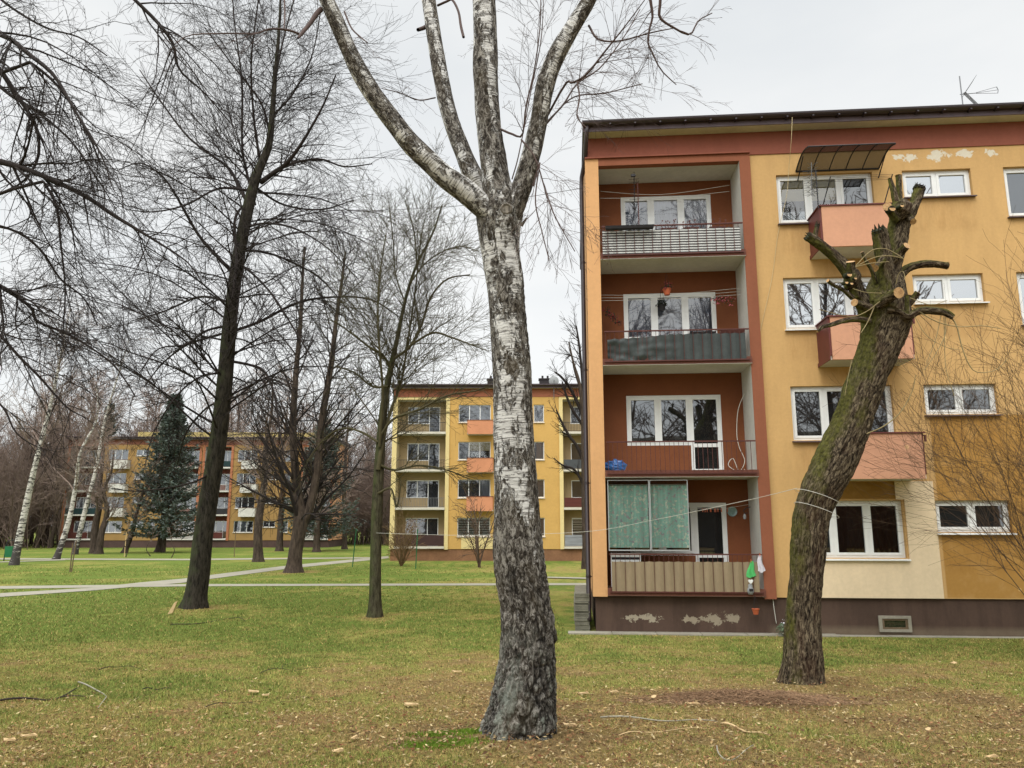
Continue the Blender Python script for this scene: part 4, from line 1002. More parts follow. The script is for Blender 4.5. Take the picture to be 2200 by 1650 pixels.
AL_([(476, 860, 7), (440, 880, 6), (400, 930, 5), (380, 1000, 3)], 3)
AL_([(580, 290, 9), (590, 180, 7), (610, 80, 5), (640, -30, 4)], 2)
AL_([(560, 360, 8), (545, 250, 7), (540, 130, 5), (555, 0, 4)], -2)
AL_([(580, 290, 7), (560, 220, 6), (500, 140, 5), (440, 60, 3)], -1)
AL_([(585, 250, 7), (630, 200, 6), (670, 120, 4), (690, 20, 3)], 1)
AL_([(545, 400, 8), (610, 440, 6), (690, 450, 5), (760, 430, 3)], 3)
P1_, R1_ = stackl(L, 20); R1_ = R1_*.72
P2_, R2_ = kids(P1_, R1_, 19, g, .10, 1, (.7, .2), .42, .3, 9, -.10, .09, .45, .0055)
P3_, R3_ = kids(P2_, R2_, 4.8, g, .1, 1, (.7, .25), .48, .35, 7, -.05, .13, .55, .0042)
P4_, R4_ = kids(P3_, R3_, 3.6, g, .15, 1, (.6, .25), .5, .3, 5, .05, .15, .7, .0035)
tP, tR = resamp(*trunk, 30)
P5_, R5_ = kids(tP[None, 7:], tR[None, 7:], 100, g, 0, 1, (1.1, .2), .33, .3, 10, -.15, .08, .16, .006)
P6_, R6_ = kids(P5_, R5_, 14, g, .1, .98, (.7, .25), .4, .4, 6, -.08, .13, .6, .004)
P7_, R7_ = kids(P6_, R6_, 4, g, .15, 1, (.6, .25), .5, .3, 5, 0, .15, .7, .0033)
tree_obj('lime_tree', bA, [trunk[0]], [trunk[1]], [('limb', [(P1_, R1_, 7), (P5_, R5_, 5)], M['twig_dark']), ('crown', [(P2_, R2_, 4), (P3_, R3_, 3), (P4_, R4_, 3), (P6_, R6_, 3), (P7_, R7_, 3)], M['twig_dark'])],
         'tall dark leaning bare tree with drooping twigs, in the lawn at the left centre', 'tree', bark=M['bark_lime'], sides=20)
# ---- B: the wide double stemmed tree behind
g = np.random.default_rng(12)
bB = ground(630, 1230); YB = bB[1]
tB = limbpx([(630, 1234, 34), (636, 1180, 29), (645, 1120, 30), (640, 1060, 20), (632, 980, 17), (630, 900, 15), (636, 800, 12), (645, 700, 9), (650, 600, 6), (655, 530, 4)], YB, YB, 60)
tB2 = limbpx([(648, 1125, 22), (668, 1080, 18), (682, 1000, 17), (692, 900, 15), (712, 780, 12), (722, 690, 9), (735, 600, 6), (742, 540, 4)], YB, YB+1, 50)
st0 = np.stack([resamp(*tB, 30)[0], resamp(*tB2, 30)[0]]); sr0 = np.stack([resamp(*tB, 30)[1], resamp(*tB2, 30)[1]])
Q1, S1 = kids(st0, sr0, 42, g, .16, .98, (.62, .2), .36, .45, 9, .03, .08, .36, .010, up0=.1)
Q2, S2 = kids(Q1, S1, 8, g, .12, .97, (.6, .22), .42, .4, 6, .02, .12, .55, .008)
Q3, S3 = kids(Q2, S2, 5, g, .15, .98, (.55, .2), .5, .3, 5, .02, .12, .7, .007)
D1, E1 = kids(st0[:, 6:22], sr0[:, 6:22], 18, g, 0, 1, (1.15, .25), .5, .3, 9, -.14, .09, .2, .009)
D2, E2 = kids(D1, E1, 8, g, .2, .98, (.7, .2), .4, .4, 6, -.12, .1, .6, .007)
tree_obj('forked_tree', bB, [tB[0], tB2[0]], [tB[1], tB2[1]], [('limb', [(Q1, S1, 5), (D1, E1, 5)], M['twig_dark']), ('crown', [(Q2, S2, 4), (Q3, S3, 3), (D2, E2, 3)], M['twig_dark'])],
         'dark bare tree with twin upright stems beside the slanting path', 'tree', bark=M['bark_far'], sides=16)
# ---- C: the slim greenish tree left of the birch
g = np.random.default_rng(13)
bC = ground(805, 1325); YC = bC[1]
tC = limbpx([(805, 1330, 27), (807, 1200, 24), (810, 1100, 24), (815, 1000, 22), (822, 900, 18), (830, 840, 15), (842, 780, 12), (855, 720, 9), (872, 640, 7), (895, 570, 6), (930, 500, 4), (950, 440, 3)], YC, YC+.6, 70)
L = []
def CL(p, y1): L.append(limbpx(p, YC, YC+y1, 18))
CL([(812, 1010, 14), (822, 950, 12), (840, 880, 9), (862, 820, 7), (875, 740, 6), (890, 640, 5), (905, 500, 3)], .8)
CL([(815, 960, 9), (822, 850, 8), (818, 780, 7), (812, 700, 6), (815, 600, 5), (830, 500, 3)], -.8)
CL([(840, 790, 8), (820, 760, 7), (800, 750, 6), (760, 720, 5), (720, 690, 3)], -1)
CL([(848, 770, 9), (880, 745, 8), (905, 700, 7), (925, 640, 6), (960, 600, 5), (1010, 590, 3)], .6)
CL([(885, 740, 7), (930, 715, 6), (970, 725, 5), (1010, 740, 4), (1050, 755, 2)], -.6)
CL([(815, 940, 8), (845, 900, 7), (900, 880, 6), (960, 850, 5), (1020, 840, 4), (1050, 830, 2)], -.8)
CL([(818, 1000, 7), (850, 1010, 6), (900, 1000, 5), (960, 1010, 4), (1010, 1030, 3)], .5)
CL([(812, 950, 7), (780, 930, 6), (740, 920, 5), (700, 940, 4), (660, 990, 2)], .8)
CL([(835, 830, 7), (800, 830, 6), (760, 800, 5), (730, 790, 3)], 1)
CL([(870, 650, 5), (850, 590, 4), (845, 520, 3), (835, 440, 2)], .6)
CL([(880, 610, 5), (920, 560, 4), (980, 530, 3), (1030, 540, 2)], -.5)
CL([(812, 1060, 7), (840, 1050, 6), (852, 1090, 5), (862, 1040, 3)], -.3)
CL([(895, 570, 4), (890, 500, 3.5), (870, 430, 2)], -.4)
P1_, R1_ = stackl(L, 18); R1_ = R1_*.8
P2_, R2_ = kids(P1_, R1_, 16, g, .12, 1, (.7, .2), .45, .3, 8, .03, .08, .45, .005)
P3_, R3_ = kids(P2_, R2_, 8, g, .1, .97, (.65, .22), .48, .4, 6, .03, .12, .6, .004)
P4_, R4_ = kids(P3_, R3_, 3, g, .15, .98, (.6, .2), .55, .3, 5, .03, .13, .7, .0035)
tree_obj('slim_tree', bC, [tC[0]], [tC[1]], [('limb', [(P1_, R1_, 6)], M['twig_green']), ('crown', [(P2_, R2_, 4), (P3_, R3_, 3), (P4_, R4_, 3)], M['twig_green'])],
         'slim bare tree with olive bark and a wide airy crown, just left of the birch', 'tree', bark=M['bark_green'], sides=16)
# ---- D: limbs reaching in from a tree left of the frame
g = np.random.default_rng(14)
YD = 11.5; bD = np.array([-11.6, YD, 0.25]); bD[2] = gz(YD)
tD = (spl([bD+(0, 0, -.1), bD+(.1, 0, 2), bD+(.0, .1, 4.5), bD+(.2, 0, 7.5), bD+(.1, 0, 11), bD+(.3, .1, 14)], 60), np.linspace(.3, .08, 60))
L = []
def DL(p, y0, y1, src): 
    a, r = limbpx(p, y0, y1, 22); s_ = bD+np.array([0.05, 0, src]); mid_ = (s_+a[0])/2+np.array([0, 0, .25])
    P_ = np.vstack([spl([s_, mid_, a[0]], 7)[:-1], a]); R_ = np.concatenate([np.linspace(r[0]*1.5, r[0], 6), r]); L.append(resamp(P_, R_, 26))
DL([(-40, 342, 17), (0, 347, 16), (60, 365, 14), (120, 390, 12), (190, 425, 11), (240, 460, 10), (290, 490, 8), (330, 515, 6), (400, 560, 4), (430, 600, 3)], 11, 10.5, 5.5)
DL([(-40, 60, 13), (20, 82, 13), (60, 115, 11), (110, 155, 10), (140, 200, 8), (165, 245, 7), (200, 300, 6), (225, 350, 4), (240, 400, 3)], 10.5, 9.5, 7.5)
DL([(-30, 120, 13), (0, 150, 13), (30, 195, 12), (60, 240, 10), (80, 280, 8), (82, 340, 7), (50, 390, 5), (0, 415, 4)], 11, 11.5, 7)
DL([(-30, 590, 11), (0, 615, 11), (40, 640, 9), (70, 665, 8), (78, 690, 7), (140, 715, 6), (200, 750, 5), (250, 790, 4), (290, 850, 3)], 10.5, 11, 3.2)
DL([(-30, 700, 8), (0, 720, 8), (40, 765, 7), (85, 810, 6), (120, 850, 5), (150, 880, 4), (190, 900, 2)], 12, 12.5, 2.6)
DL([(60, 130, 8), (110, 170, 7), (150, 220, 6), (190, 290, 5), (215, 350, 4)], 10, 10.4, 7.2)
DL([(230, -60, 8), (290, 0, 9), (340, 50, 9), (372, 95, 8), (385, 150, 6), (440, 200, 4), (500, 270, 3)], 9.5, 10, 11)
DL([(-20, 170, 8), (30, 210, 8), (80, 240, 7), (150, 300, 5), (200, 370, 4), (250, 450, 2)], 12.5, 13, 7.5)
DL([(-20, 480, 7), (40, 500, 6), (90, 540, 6), (130, 600, 5), (180, 640, 4), (210, 700, 3)], 11, 12, 4.6)
DL([(-20, -20, 7), (30, 20, 6), (100, 60, 5), (170, 80, 4), (230, 120, 3)], 11, 10.5, 9.5)
DL([(90, 385, 8), (120, 440, 6), (130, 520, 5), (140, 620, 4), (135, 720, 3)], 10.8, 10.8, 5.5)
DL([(-20, 850, 5), (10, 880, 5), (35, 930, 4), (80, 960, 3), (120, 970, 2)], 12, 12, 2.2)
P1_, R1_ = stackl(L, 26); R1_ = R1_*.85
P2_, R2_ = kids(P1_, R1_, 17, g, .22, 1, (.7, .25), .26, .35, 10, -.16, .12, .5, .0035)
P3_, R3_ = kids(P2_, R2_, 7, g, .08, .97, (.75, .25), .42, .4, 8, -.10, .17, .6, .0025)
P4_, R4_ = kids(P3_, R3_, 4.2, g, .1, .98, (.7, .25), .5, .3, 6, .03, .2, .7, .002)
tree_obj('overhanging_tree', bD, [tD[0]], [tD[1]], [('limb', [(P1_, R1_, 8)], M['twig_dark']), ('crown', [(P2_, R2_, 5), (P3_, R3_, 3), (P4_, R4_, 3)], M['twig_dark'])],
         'near dark branches with crooked hanging twigs reaching in from the left edge', 'tree', bark=M['bark_lime'])
# ---- hi-res bark tubes for the two hero trees
def hitube(P, R, ns, disp, v0=0., twist=0):
    n = len(P); T = np.gradient(P, axis=0); T /= np.linalg.norm(T, axis=1, keepdims=True)
    A = np.zeros_like(P); a = np.cross(T[0], (0, 1, 0)); a /= np.linalg.norm(a)
    for i in range(n):
        a = a-(a*T[i]).sum()*T[i]; a /= np.linalg.norm(a); A[i] = a
    B = np.cross(T, A); an = np.arange(ns)*2*np.pi/ns
    arc = v0+np.concatenate([[0], np.cumsum(np.linalg.norm(np.diff(P, axis=0), axis=1))])
    V = []; bk_ = []; ex = []
    ca, sa = np.cos(an), np.sin(an)
    for i in range(n):
        dd = A[i][None]*ca[:, None]+B[i][None]*sa[:, None]
        bc = np.stack([ca*R[i], sa*R[i], np.full(ns, arc[i])], 1)
        h, e = zip(*[disp(b_, R[i], k/ns, arc[i]) for k, b_ in enumerate(bc)])
        V.append(P[i]+dd*(R[i]*(1+0*np.array(h))+np.array(h))[:, None]); bk_.append(bc); ex.append(np.array(e))
    V = np.vstack(V); idx = np.arange(n*ns).reshape(n, ns); nx_ = np.roll(idx, -1, 1)
    Fq = np.stack([idx[:-1], nx_[:-1], nx_[1:], idx[1:]], -1).reshape(-1, 4)
    return V, Fq, np.vstack(bk_), np.concatenate(ex)
def merge(sets):
    off = 0; V = []; Fq = []; B = []; E_ = []
    for v, f, b, e in sets: V.append(v); Fq.append(f+off); B.append(b); E_.append(e); off += len(v)
    return np.vstack(V), np.vstack(Fq), np.vstack(B), np.concatenate(E_)
# birch ------------------------------------------------------------
YBi = 7.3
def bx(l, r, y): return ((l+r)/2, y, r-l)
tb = [bx(1030, 1196, 1606), bx(1036, 1197, 1570), bx(1048, 1198, 1520), bx(1058, 1198, 1470), bx(1070, 1198, 1423), bx(1076, 1198, 1362), bx(1073, 1186, 1301), bx(1063, 1175, 1241), bx(1058, 1168, 1180), bx(1060, 1160, 1100), bx(1061, 1152, 1000), bx(1060, 1145, 883), bx(1056, 1141, 783), bx(1051, 1133, 683), bx(1046, 1127, 617), bx(1037, 1117, 550), bx(1028, 1118, 500), bx(1022, 1124, 462), bx(1030, 1122, 430), bx(1045, 1110, 402)]
tP, tR = limbpx(tb, YBi, YBi+.1, 560)
def birch_disp(b, R, u, v):
    low = max(0., 1-v/1.9)**.7; x, y, z = b[0]/max(R, .03), b[1]/max(R, .03), b[2]
    p = Vector((x*2.6, y*2.6, z*2.3)); rg = 1-abs(mn.noise(p))*2; rg2 = 1-abs(mn.noise(Vector((x*6.5, y*6.5, z*7.5+5))))*2
    blk = mn.noise(Vector((x*1.2, y*1.2, z*.9+9))); k = max(0, min(1, (.35+low*.9+blk*.9+.45*max(0, -x-.2)*(v < 4.3))))
    vd = mn.voronoi(Vector((x*3.6+.5*mn.noise(p), y*3.6, z*6.5)))[0]; ck = max(0., 1-(vd[1]-vd[0])*3.2)
    vd = mn.voronoi(Vector((x*8, y*8, z*15)))[0]; ck2 = max(0., 1-(vd[1]-vd[0])*3.2)
    h = -k*(.5*max(rg, 0)**3+.35*max(rg2, 0)**2)*.030*(.35+.9*low)+.014*mn.noise(Vector((x, y, z*1.6)))+.005*mn.noise(Vector((x*14, y*14, z*22)))*k
    h -= k*(.35+.8*low)*(.020*ck+.009*ck2)
    fl_ = math.exp(-max(v, 0)/.16)*.06*(1+.8*math.cos(u*6.283*5+1))
    return h+fl_, min(1, k)*.7+.3*k*max(ck, ck2*.7)
sets = [hitube(tP, tR, 168, birch_disp)]
def limbdisp(b, R, u, v):
    x, y, z = b[0]/max(R, .03), b[1]/max(R, .03), b[2]
    k = .25+mn.noise(Vector((x*1.1, y*1.1, z*1.3+3)))*1.2
    k = max(0, min(1, k+.15)); return .08*R*mn.noise(Vector((x, y, z*3.2)))+.05*R*mn.noise(Vector((x*4, y*4, z*13)))*k, k*.75
BL = {}
BL['a'] = limbpx([(1085, 520, 10), (1068, 482, 40), (1038, 445, 54), (1005, 415, 56), (960, 382, 52), (920, 345, 48), (880, 305, 46), (848, 265, 44), (820, 228, 42), (790, 185, 42), (765, 140, 40), (748, 105, 37), (733, 70, 36), (718, 35, 35), (702, 0, 34), (680, -50, 32), (650, -130, 28)], YBi+.05, YBi-.5, 200)
BL['b'] = limbpx([(1080, 520, 10), (1070, 470, 34), (1045, 430, 44), (1018, 380, 44), (998, 335, 40), (978, 285, 37), (962, 235, 36), (950, 180, 36), (941, 130, 34), (932, 75, 34), (924, 20, 32), (915, -40, 30), (905, -120, 26)], YBi+.25, YBi+.8, 170)
BL['c'] = limbpx([(1076, 530, 10), (1077, 490, 60), (1077, 440, 74), (1066, 390, 66), (1058, 330, 60), (1050, 270, 56), (1046, 220, 56), (1043, 160, 57), (1043, 100, 56), (1042, 50, 54), (1040, 0, 53), (1038, -60, 50), (1036, -130, 44)], YBi, YBi+.1, 170)
BL['d'] = limbpx([(1085, 530, 10), (1092, 480, 46), (1108, 435, 50), (1125, 390, 47), (1138, 345, 44), (1150, 295, 42), (1160, 245, 40), (1170, 190, 42), (1182, 150, 42), (1200, 110, 42), (1222, 72, 38), (1245, 35, 34), (1265, 0, 32), (1288, -45, 30), (1325, -120, 26)], YBi+.05, YBi-.3, 170)
for k in BL: BL[k] = (BL[k][0], BL[k][1]*.93)
for k in BL: sets.append(hitube(BL[k][0], BL[k][1], 56, limbdisp, v0=4.2+ord(k)*.37))
V, Fq, Bk, Ex = merge(sets)
def birchmat():
    m, t, b = newmat('birch bark')
    at_ = t.nodes.new('ShaderNodeAttribute'); at_.attribute_name = 'crack'; crack = at_.outputs['Fac']
    bc = lambda s: objcoord(t, s, 'bark')
    at2 = t.nodes.new('ShaderNodeAttribute'); at2.attribute_name = 'bark'; sp_ = t.nodes.new('ShaderNodeSeparateXYZ'); t.links.new(at2.outputs['Vector'], sp_.inputs[0]); v_ = sp_.outputs[2]
    low = t.nodes.new('ShaderNodeMapRange'); t.links.new(v_, low.inputs[0]); low.inputs[1].default_value = .4; low.inputs[2].default_value = 2.6; low.inputs[3].default_value = 1; low.inputs[4].default_value = 0
    big = noise(t, bc((2.2, 2.2, 1.1)), 2.0, 6, .68, .4)
    rag = noise(t, bc((1, 1, .6)), 13, 8, .8, 1.0)
    lines = noise(t, bc((2.0, 2.0, 26)), 2.6, 6, .75, .35)
    fiss = noise(t, bc((1, 1, .5)), 24, 8, .8, 1.2)
    mk = mathn(t, 'ADD', mathn(t, 'ADD', mathn(t, 'MULTIPLY', big, 1.1), mathn(t, 'MULTIPLY', rag, 1.15)), mathn(t, 'MULTIPLY', crack, .30))
    mk = mathn(t, 'ADD', mk, mathn(t, 'MULTIPLY', low.outputs[0], .15))
    dark = rampn(t, mk, [(.0, 0), (.5, 0), (1, 1)])
    mr = t.nodes.new('ShaderNodeMapRange'); t.links.new(mk, mr.inputs[0]); mr.inputs[1].default_value = 1.16; mr.inputs[2].default_value = 1.20; dark = mr.outputs[0]
    white = rampn(t, noise(t, bc((1, 1, 3)), 5, 4), [(.3, srgb('bdbab4', .85)), (.7, srgb('dcdad5', .92))])
    ln = rampn(t, lines, [(.50, 0), (.57, 1)]); white = mixc(t, mathn(t, 'MULTIPLY', ln, .85), white, srgb('453e39', .8))
    dcol = rampn(t, fiss, [(.38, srgb('1c1815', .65)), (.50, srgb('5a5249', .85)), (.59, srgb('b3ada3', .9))])
    fl2 = mathn(t, 'MULTIPLY', rampn(t, noise(t, bc((1, 1, .42)), 9, 7, .75, .6), [(.56, 0), (.59, 1)]), rampn(t, noise(t, bc((1, 1, .7)), 2.6, 3), [(.42, 0), (.55, 1)]))
    dcol = mixc(t, fl2, dcol, srgb('b9b3a8', .85))
    # grey green lichen near the foot
    ft = t.nodes.new('ShaderNodeMapRange'); t.links.new(v_, ft.inputs[0]); ft.inputs[1].default_value = .1; ft.inputs[2].default_value = 1.15; ft.inputs[3].default_value = .95; ft.inputs[4].default_value = 0
    lich = mathn(t, 'MULTIPLY', ft.outputs[0], rampn(t, noise(t, bc((1, 1, .7)), 9, 6, .7), [(.42, 0), (.56, 1)]))
    dcol = mixc(t, mathn(t, 'MULTIPLY', lich, rampn(t, crack, [(.72, 1), (.85, .1)])), dcol, srgb('a3a99c', .88)); dcol = mixc(t, rampn(t, crack, [(.80, 0), (.98, .7)]), dcol, srgb('14110f', .6))
    warm = mixc(t, rampn(t, noise(t, bc((1, 1, .5)), 3.3, 3), [(.5, 0), (.7, .35)]), dcol, srgb('6f6041', .7))
    # olive algae on the limbs
    hi = t.nodes.new('ShaderNodeMapRange'); t.links.new(v_, hi.inputs[0]); hi.inputs[1].default_value = 30; hi.inputs[2].default_value = 34
    alg = mathn(t, 'MULTIPLY', hi.outputs[0], rampn(t, noise(t, bc((1, 1, .8)), 6, 5, .7), [(.55, 0), (.68, .5)])); white = mixc(t, alg, white, srgb('6b6246', .8))
    t.links.new(mixc(t, dark, white, warm), b.inputs['Base Color'])
    b.inputs['Roughness'].default_value = .85; b.inputs['Specular IOR Level'].default_value = .15
    hgt = mathn(t, 'ADD', mathn(t, 'MULTIPLY', dark, mathn(t, 'SUBTRACT', fiss, .8)), mathn(t, 'MULTIPLY', lines, -.15))
    bump(t, b, hgt, 1, .06); return m
bBi = np.array([BX, YBi, gz(YBi)+.0])
birch = empty('birch_tree', bBi, 0, label='large near birch with cracked black and white trunk splitting into four limbs', cat='birch tree', group='birch trees')
npmesh('trunk', V-bBi, Fq, birchmat(), birch, attrs={'bark': ('FLOAT_VECTOR', Bk), 'crack': ('FLOAT', Ex)})
# roots
# birch twigs
g = np.random.default_rng(15)
L = []
def BLm(p, y0, y1): L.append(limbpx(p, y0, y1, 18))
BLm([(1170, 260, 5), (1215, 180, 5), (1230, 178, 5), (1260, 160, 5), (1300, 110, 4), (1340, 60, 3), (1385, 0, 2)], YBi, YBi-.6)
BLm([(1175, 262, 4), (1210, 225, 4), (1240, 180, 3.4), (1290, 145, 3), (1340, 80, 2.4), (1375, 20, 2)], YBi, YBi+.8)
BLm([(1265, 55, 5), (1285, 84, 4.5), (1330, 88, 3.5), (1400, 70, 3), (1450, 60, 2)], YBi-.1, YBi-.6)
BLm([(1395, -20, 7), (1398, 5, 6.5), (1402, 35, 5), (1396, 60, 4.5), (1392, 90, 4), (1400, 110, 3.5), (1420, 150, 3), (1453, 182, 2)], YBi-.6, YBi-.4)
BLm([(1420, -20, 7), (1418, 10, 6.5), (1418, 38, 6), (1445, 58, 5), (1482, 74, 4), (1500, 45, 3), (1530, 28, 2)], YBi-.8, YBi-.6)
BLm([(1070, 275, 5), (1100, 288, 5), (1122, 290, 4), (1130, 230, 4), (1148, 150, 3), (1160, 60, 2.5), (1162, -10, 2)], YBi, YBi-.5)
BLm([(1145, 400, 4), (1160, 350, 3), (1150, 430, 3), (1165, 500, 2.5), (1180, 560, 2)], YBi-.3, YBi-.5)
BLm([(1120, 300, 4), (1150, 340, 3), (1175, 420, 3), (1195, 470, 2.5), (1235, 540, 2)], YBi-.2, YBi-.6)
BLm([(690, 20, 12), (680, 30, 11), (665, 52, 9), (650, 70, 8), (640, 82, 5)], YBi-.4, YBi-.7)
BLm([(650, 76, 5), (620, 65, 5), (580, 62, 4), (550, 72, 3.5), (490, 72, 3), (410, 75, 2.5), (375, 95, 2)], YBi-.6, YBi-1.2)
BLm([(610, -20, 3.5), (612, 30, 3.5), (610, 62, 3)], YBi-.6, YBi-.9)
BLm([(918, 55, 9), (910, 60, 9), (898, 64, 8)], YBi+.8, YBi+.6)
BLm([(940, 12, 5), (960, 3, 5), (972, 0, 5), (985, 25, 5), (990, 55, 6), (996, 80, 6)], YBi+.8, YBi+.4)
BLm([(740, 25, 4), (755, 60, 3.5), (775, 80, 3), (790, 92, 2)], YBi-.3, YBi-.6)
BLm([(935, 210, 3), (900, 215, 2.6), (860, 200, 2.2), (820, 190, 1.6)], YBi+.6, YBi-.3)
BLm([(1100, 385, 3), (1115, 330, 2.6), (1140, 200, 2.2), (1162, 90, 2), (1168, 0, 1.6)], YBi+.3, YBi+.3)
BLm([(1170, 270, 4), (1230, 210, 3), (1300, 200, 2.6), (1380, 180, 2)], YBi, YBi+1)
BLm([(1240, 175, 4), (1245, 210, 3.4), (1240, 250, 3), (1260, 275, 2)], YBi-.3, YBi-.5)
P1_, R1_ = stackl(L, 18)
sel = [0, 1, 2, 3, 4, 5, 6, 7, 9, 13, 14, 15, 16, 17]
P2_, R2_ = kids(P1_[sel], R1_[sel], 8, g, .2, .98, (.7, .25), .5, .3, 9, -.12, .07, .5, .0016)
P3_, R3_ = kids(P2_, R2_, 5, g, .1, .97, (.55, .2), .45, .4, 7, -.1, .09, .6, .0013)
P4_, R4_ = kids(P3_, R3_, 2, g, .1, .97, (.5, .2), .5, .4, 5, -.1, .1, .7, .0012)
npmesh('branch', *[(a-bBi if i == 0 else a) for i, a in enumerate(tubes(P1_, R1_, 8))], M['twig_birch'], birch)
vs_, fs_ = [], []; off = 0
for P_, R_ in ((P2_, R2_), (P3_, R3_), (P4_, R4_)):
    v, f = tubes(P_, R_, 3); vs_.append(v-bBi); fs_.append(f+off); off += len(v)
npmesh('twigs', np.vstack(vs_), np.vstack(fs_), M['twig_birch'], birch)
# knots of the trunk
m = MB()
def ring_knot(px, py, r, Y):
    c = at(px, py, Y); n_ = Vector((0, -1, -.1)); 
    a = Vector((1, 0, 0)); b_ = Vector((0, -.1, 1))
    pts = [Vector(c)+a*r*math.cos(x)+b_*r*.9*math.sin(x) for x in [6.2832*k/18 for k in range(19)]]
    m.tube(pts, r*.22, 6, False)
    m.disc(Vector(c)+Vector((0, .0, 0)), n_, r*.95, 16, .06)
rk = YBi-.245
ring_knot(1088, 448, .05, rk-.01)
m.tube([at(1120, 485, YBi-.05), at(1132, 468, YBi-.1)], [.018, .008], 6)
m.build('branch_scar', barkmat('scar bark', srgb('9c9488', .85), srgb('2b2724', .8), 30, .8), birch, off=bBi)
# willow ------------------------------------------------------------
YW = WY
def wx(l, r, y): return ((l+r)/2, y, r-l)
tw = [wx(1672, 1772, 1484), wx(1678, 1769, 1440), wx(1681, 1768, 1400), wx(1692, 1764, 1300), wx(1698, 1770, 1200), wx(1705, 1783, 1110), wx(1718, 1802, 1060), wx(1746, 1836, 1000), wx(1776, 1860, 940), wx(1800, 1878, 880), wx(1827, 1909, 800), wx(1848, 1933, 740), wx(1852, 1955, 690), wx(1846, 1952, 655), wx(1862, 1945, 625), wx(1876, 1938, 590)]
wP, wR = limbpx(tw, YW, YW+.05, 460)
def willow_disp(b, R, u, v):
    x, y, z = b[0]/max(R, .03), b[1]/max(R, .03), b[2]
    w_ = mn.noise(Vector((x*1.5, y*1.5, z*1.5)))*.5
    rg = 1-abs(mn.noise(Vector((x*4.6+w_, y*4.6+w_, z*1.5))))*2.4; rg2 = 1-abs(mn.noise(Vector((x*9, y*9, z*5+4))))*2.4
    s_ = min(1, R/.12)
    vd = mn.voronoi(Vector((x*4.2+w_, y*4.2+w_, z*3.4)))[0]; ck = max(0., 1-(vd[1]-vd[0])*3.0)
    h = -.012*s_*ck-.014*s_*max(rg, 0)**2-.009*s_*max(rg2, 0)**2+.03*s_*mn.noise(Vector((x*.8, y*.8, z*1.4)))+.004*s_*mn.noise(Vector((x*16, y*16, z*14)))
    fl_ = math.exp(-max(v, 0)/.13)*.04
    side = b[0]/R  # left side of the stem (frame a = T x y -> sign checked below)
    ms = side*.55+.45*mn.noise(Vector((x*1.4, y*1.4, z*2.2)))+.10*(v > 1.5)+.22*max(0, min(1, (v-2.2)/1.2))-.17
    return h+fl_, max(0., min(1., ms))
sets = [hitube(wP, wR, 136, willow_disp)]
WS = {}
def wstub(k, pts, y0, y1, n=60, ns=32):
    WS[k] = limbpx(pts, y0, y1, n); sets.append(hitube(*WS[k], ns, willow_disp, v0=3+len(WS)*.7))
wstub('up', [(1900, 690, 60), (1903, 640, 58), (1912, 580, 52), (1925, 520, 46), (1933, 470, 42), (1936, 440, 40)], YW, YW+.1)
wstub('up1', [(1934, 460, 22), (1932, 425, 16), (1931, 400, 14), (1930, 378, 13)], YW, YW, 24, 20)
wstub('up2', [(1930, 455, 18), (1921, 415, 14), (1916, 398, 12), (1912, 384, 9)], YW-.1, YW-.1, 24, 20)
wstub('up3', [(1932, 500, 30), (1950, 465, 28), (1965, 435, 27), (1975, 405, 25)], YW+.1, YW+.2, 40, 26)
wstub('mid', [(1905, 640, 40), (1903, 580, 34), (1897, 540, 33), (1890, 505, 34), (1887, 494, 30)], YW-.15, YW-.25)
wstub('left', [(1870, 680, 40), (1848, 640, 34), (1830, 600, 32), (1806, 565, 28), (1780, 540, 25), (1756, 522, 24), (1735, 508, 20)], YW, YW-.2)
wstub('leftup', [(1750, 522, 12), (1752, 500, 12), (1756, 484, 10)], YW-.18, YW-.2, 20, 16)
wstub('lstub', [(1838, 640, 26), (1831, 600, 24), (1828, 580, 19), (1827, 563, 18)], YW-.1, YW-.25, 36, 24)
wstub('lsmall', [(1832, 640, 14), (1810, 622, 10), (1790, 612, 9), (1779, 603, 8)], YW-.15, YW-.3, 24, 16)
wstub('thin', [(1882, 610, 10), (1872, 580, 9), (1860, 560, 8), (1852, 542, 7)], YW-.1, YW-.2, 24, 12)
wstub('r1', [(1920, 610, 26), (1945, 580, 20), (1975, 568, 18), (2005, 567, 17), (2034, 571, 17)], YW, YW+.1)
wstub('face', [(1885, 655, 26), (1905, 642, 26), (1920, 633, 25), (1931, 629, 24)], YW-.2, YW-.55, 30, 26)
wstub('post', [(1950, 682, 14), (1951, 660, 13), (1951, 645, 13), (1951, 636, 13)], YW-.3, YW-.3, 24, 18)
wstub('r2', [(1905, 665, 20), (1930, 670, 20), (1950, 680, 18), (1975, 668, 18), (2005, 668, 17), (2030, 672, 16), (2048, 682, 12)], YW-.25, YW-.4)
wstub('l2', [(1868, 690, 18), (1840, 686, 14), (1810, 690, 11), (1785, 698, 10), (1768, 702, 9), (1756, 712, 6)], YW-.2, YW-.35, 50, 18)
wstub('s1', [(1915, 560, 26), (1936, 540, 18), (1948, 528, 16)], YW-.1, YW-.3, 24, 18)
wstub('s2', [(1905, 545, 20), (1890, 565, 14), (1882, 575, 12)], YW-.2, YW-.35, 24, 16)
wstub('s3', [(1868, 665, 26), (1848, 655, 18), (1836, 650, 16)], YW-.2, YW-.38, 24, 18)
wstub('s4', [(1945, 655, 24), (1962, 640, 16), (1972, 628, 14)], YW, YW-.1, 24, 18)
wstub('s5', [(1925, 470, 26), (1912, 452, 20), (1906, 444, 18)], YW-.05, YW-.25, 24, 18)
wstub('s6', [(1945, 462, 24), (1955, 470, 16), (1962, 476, 13)], YW, YW-.2, 24, 16)
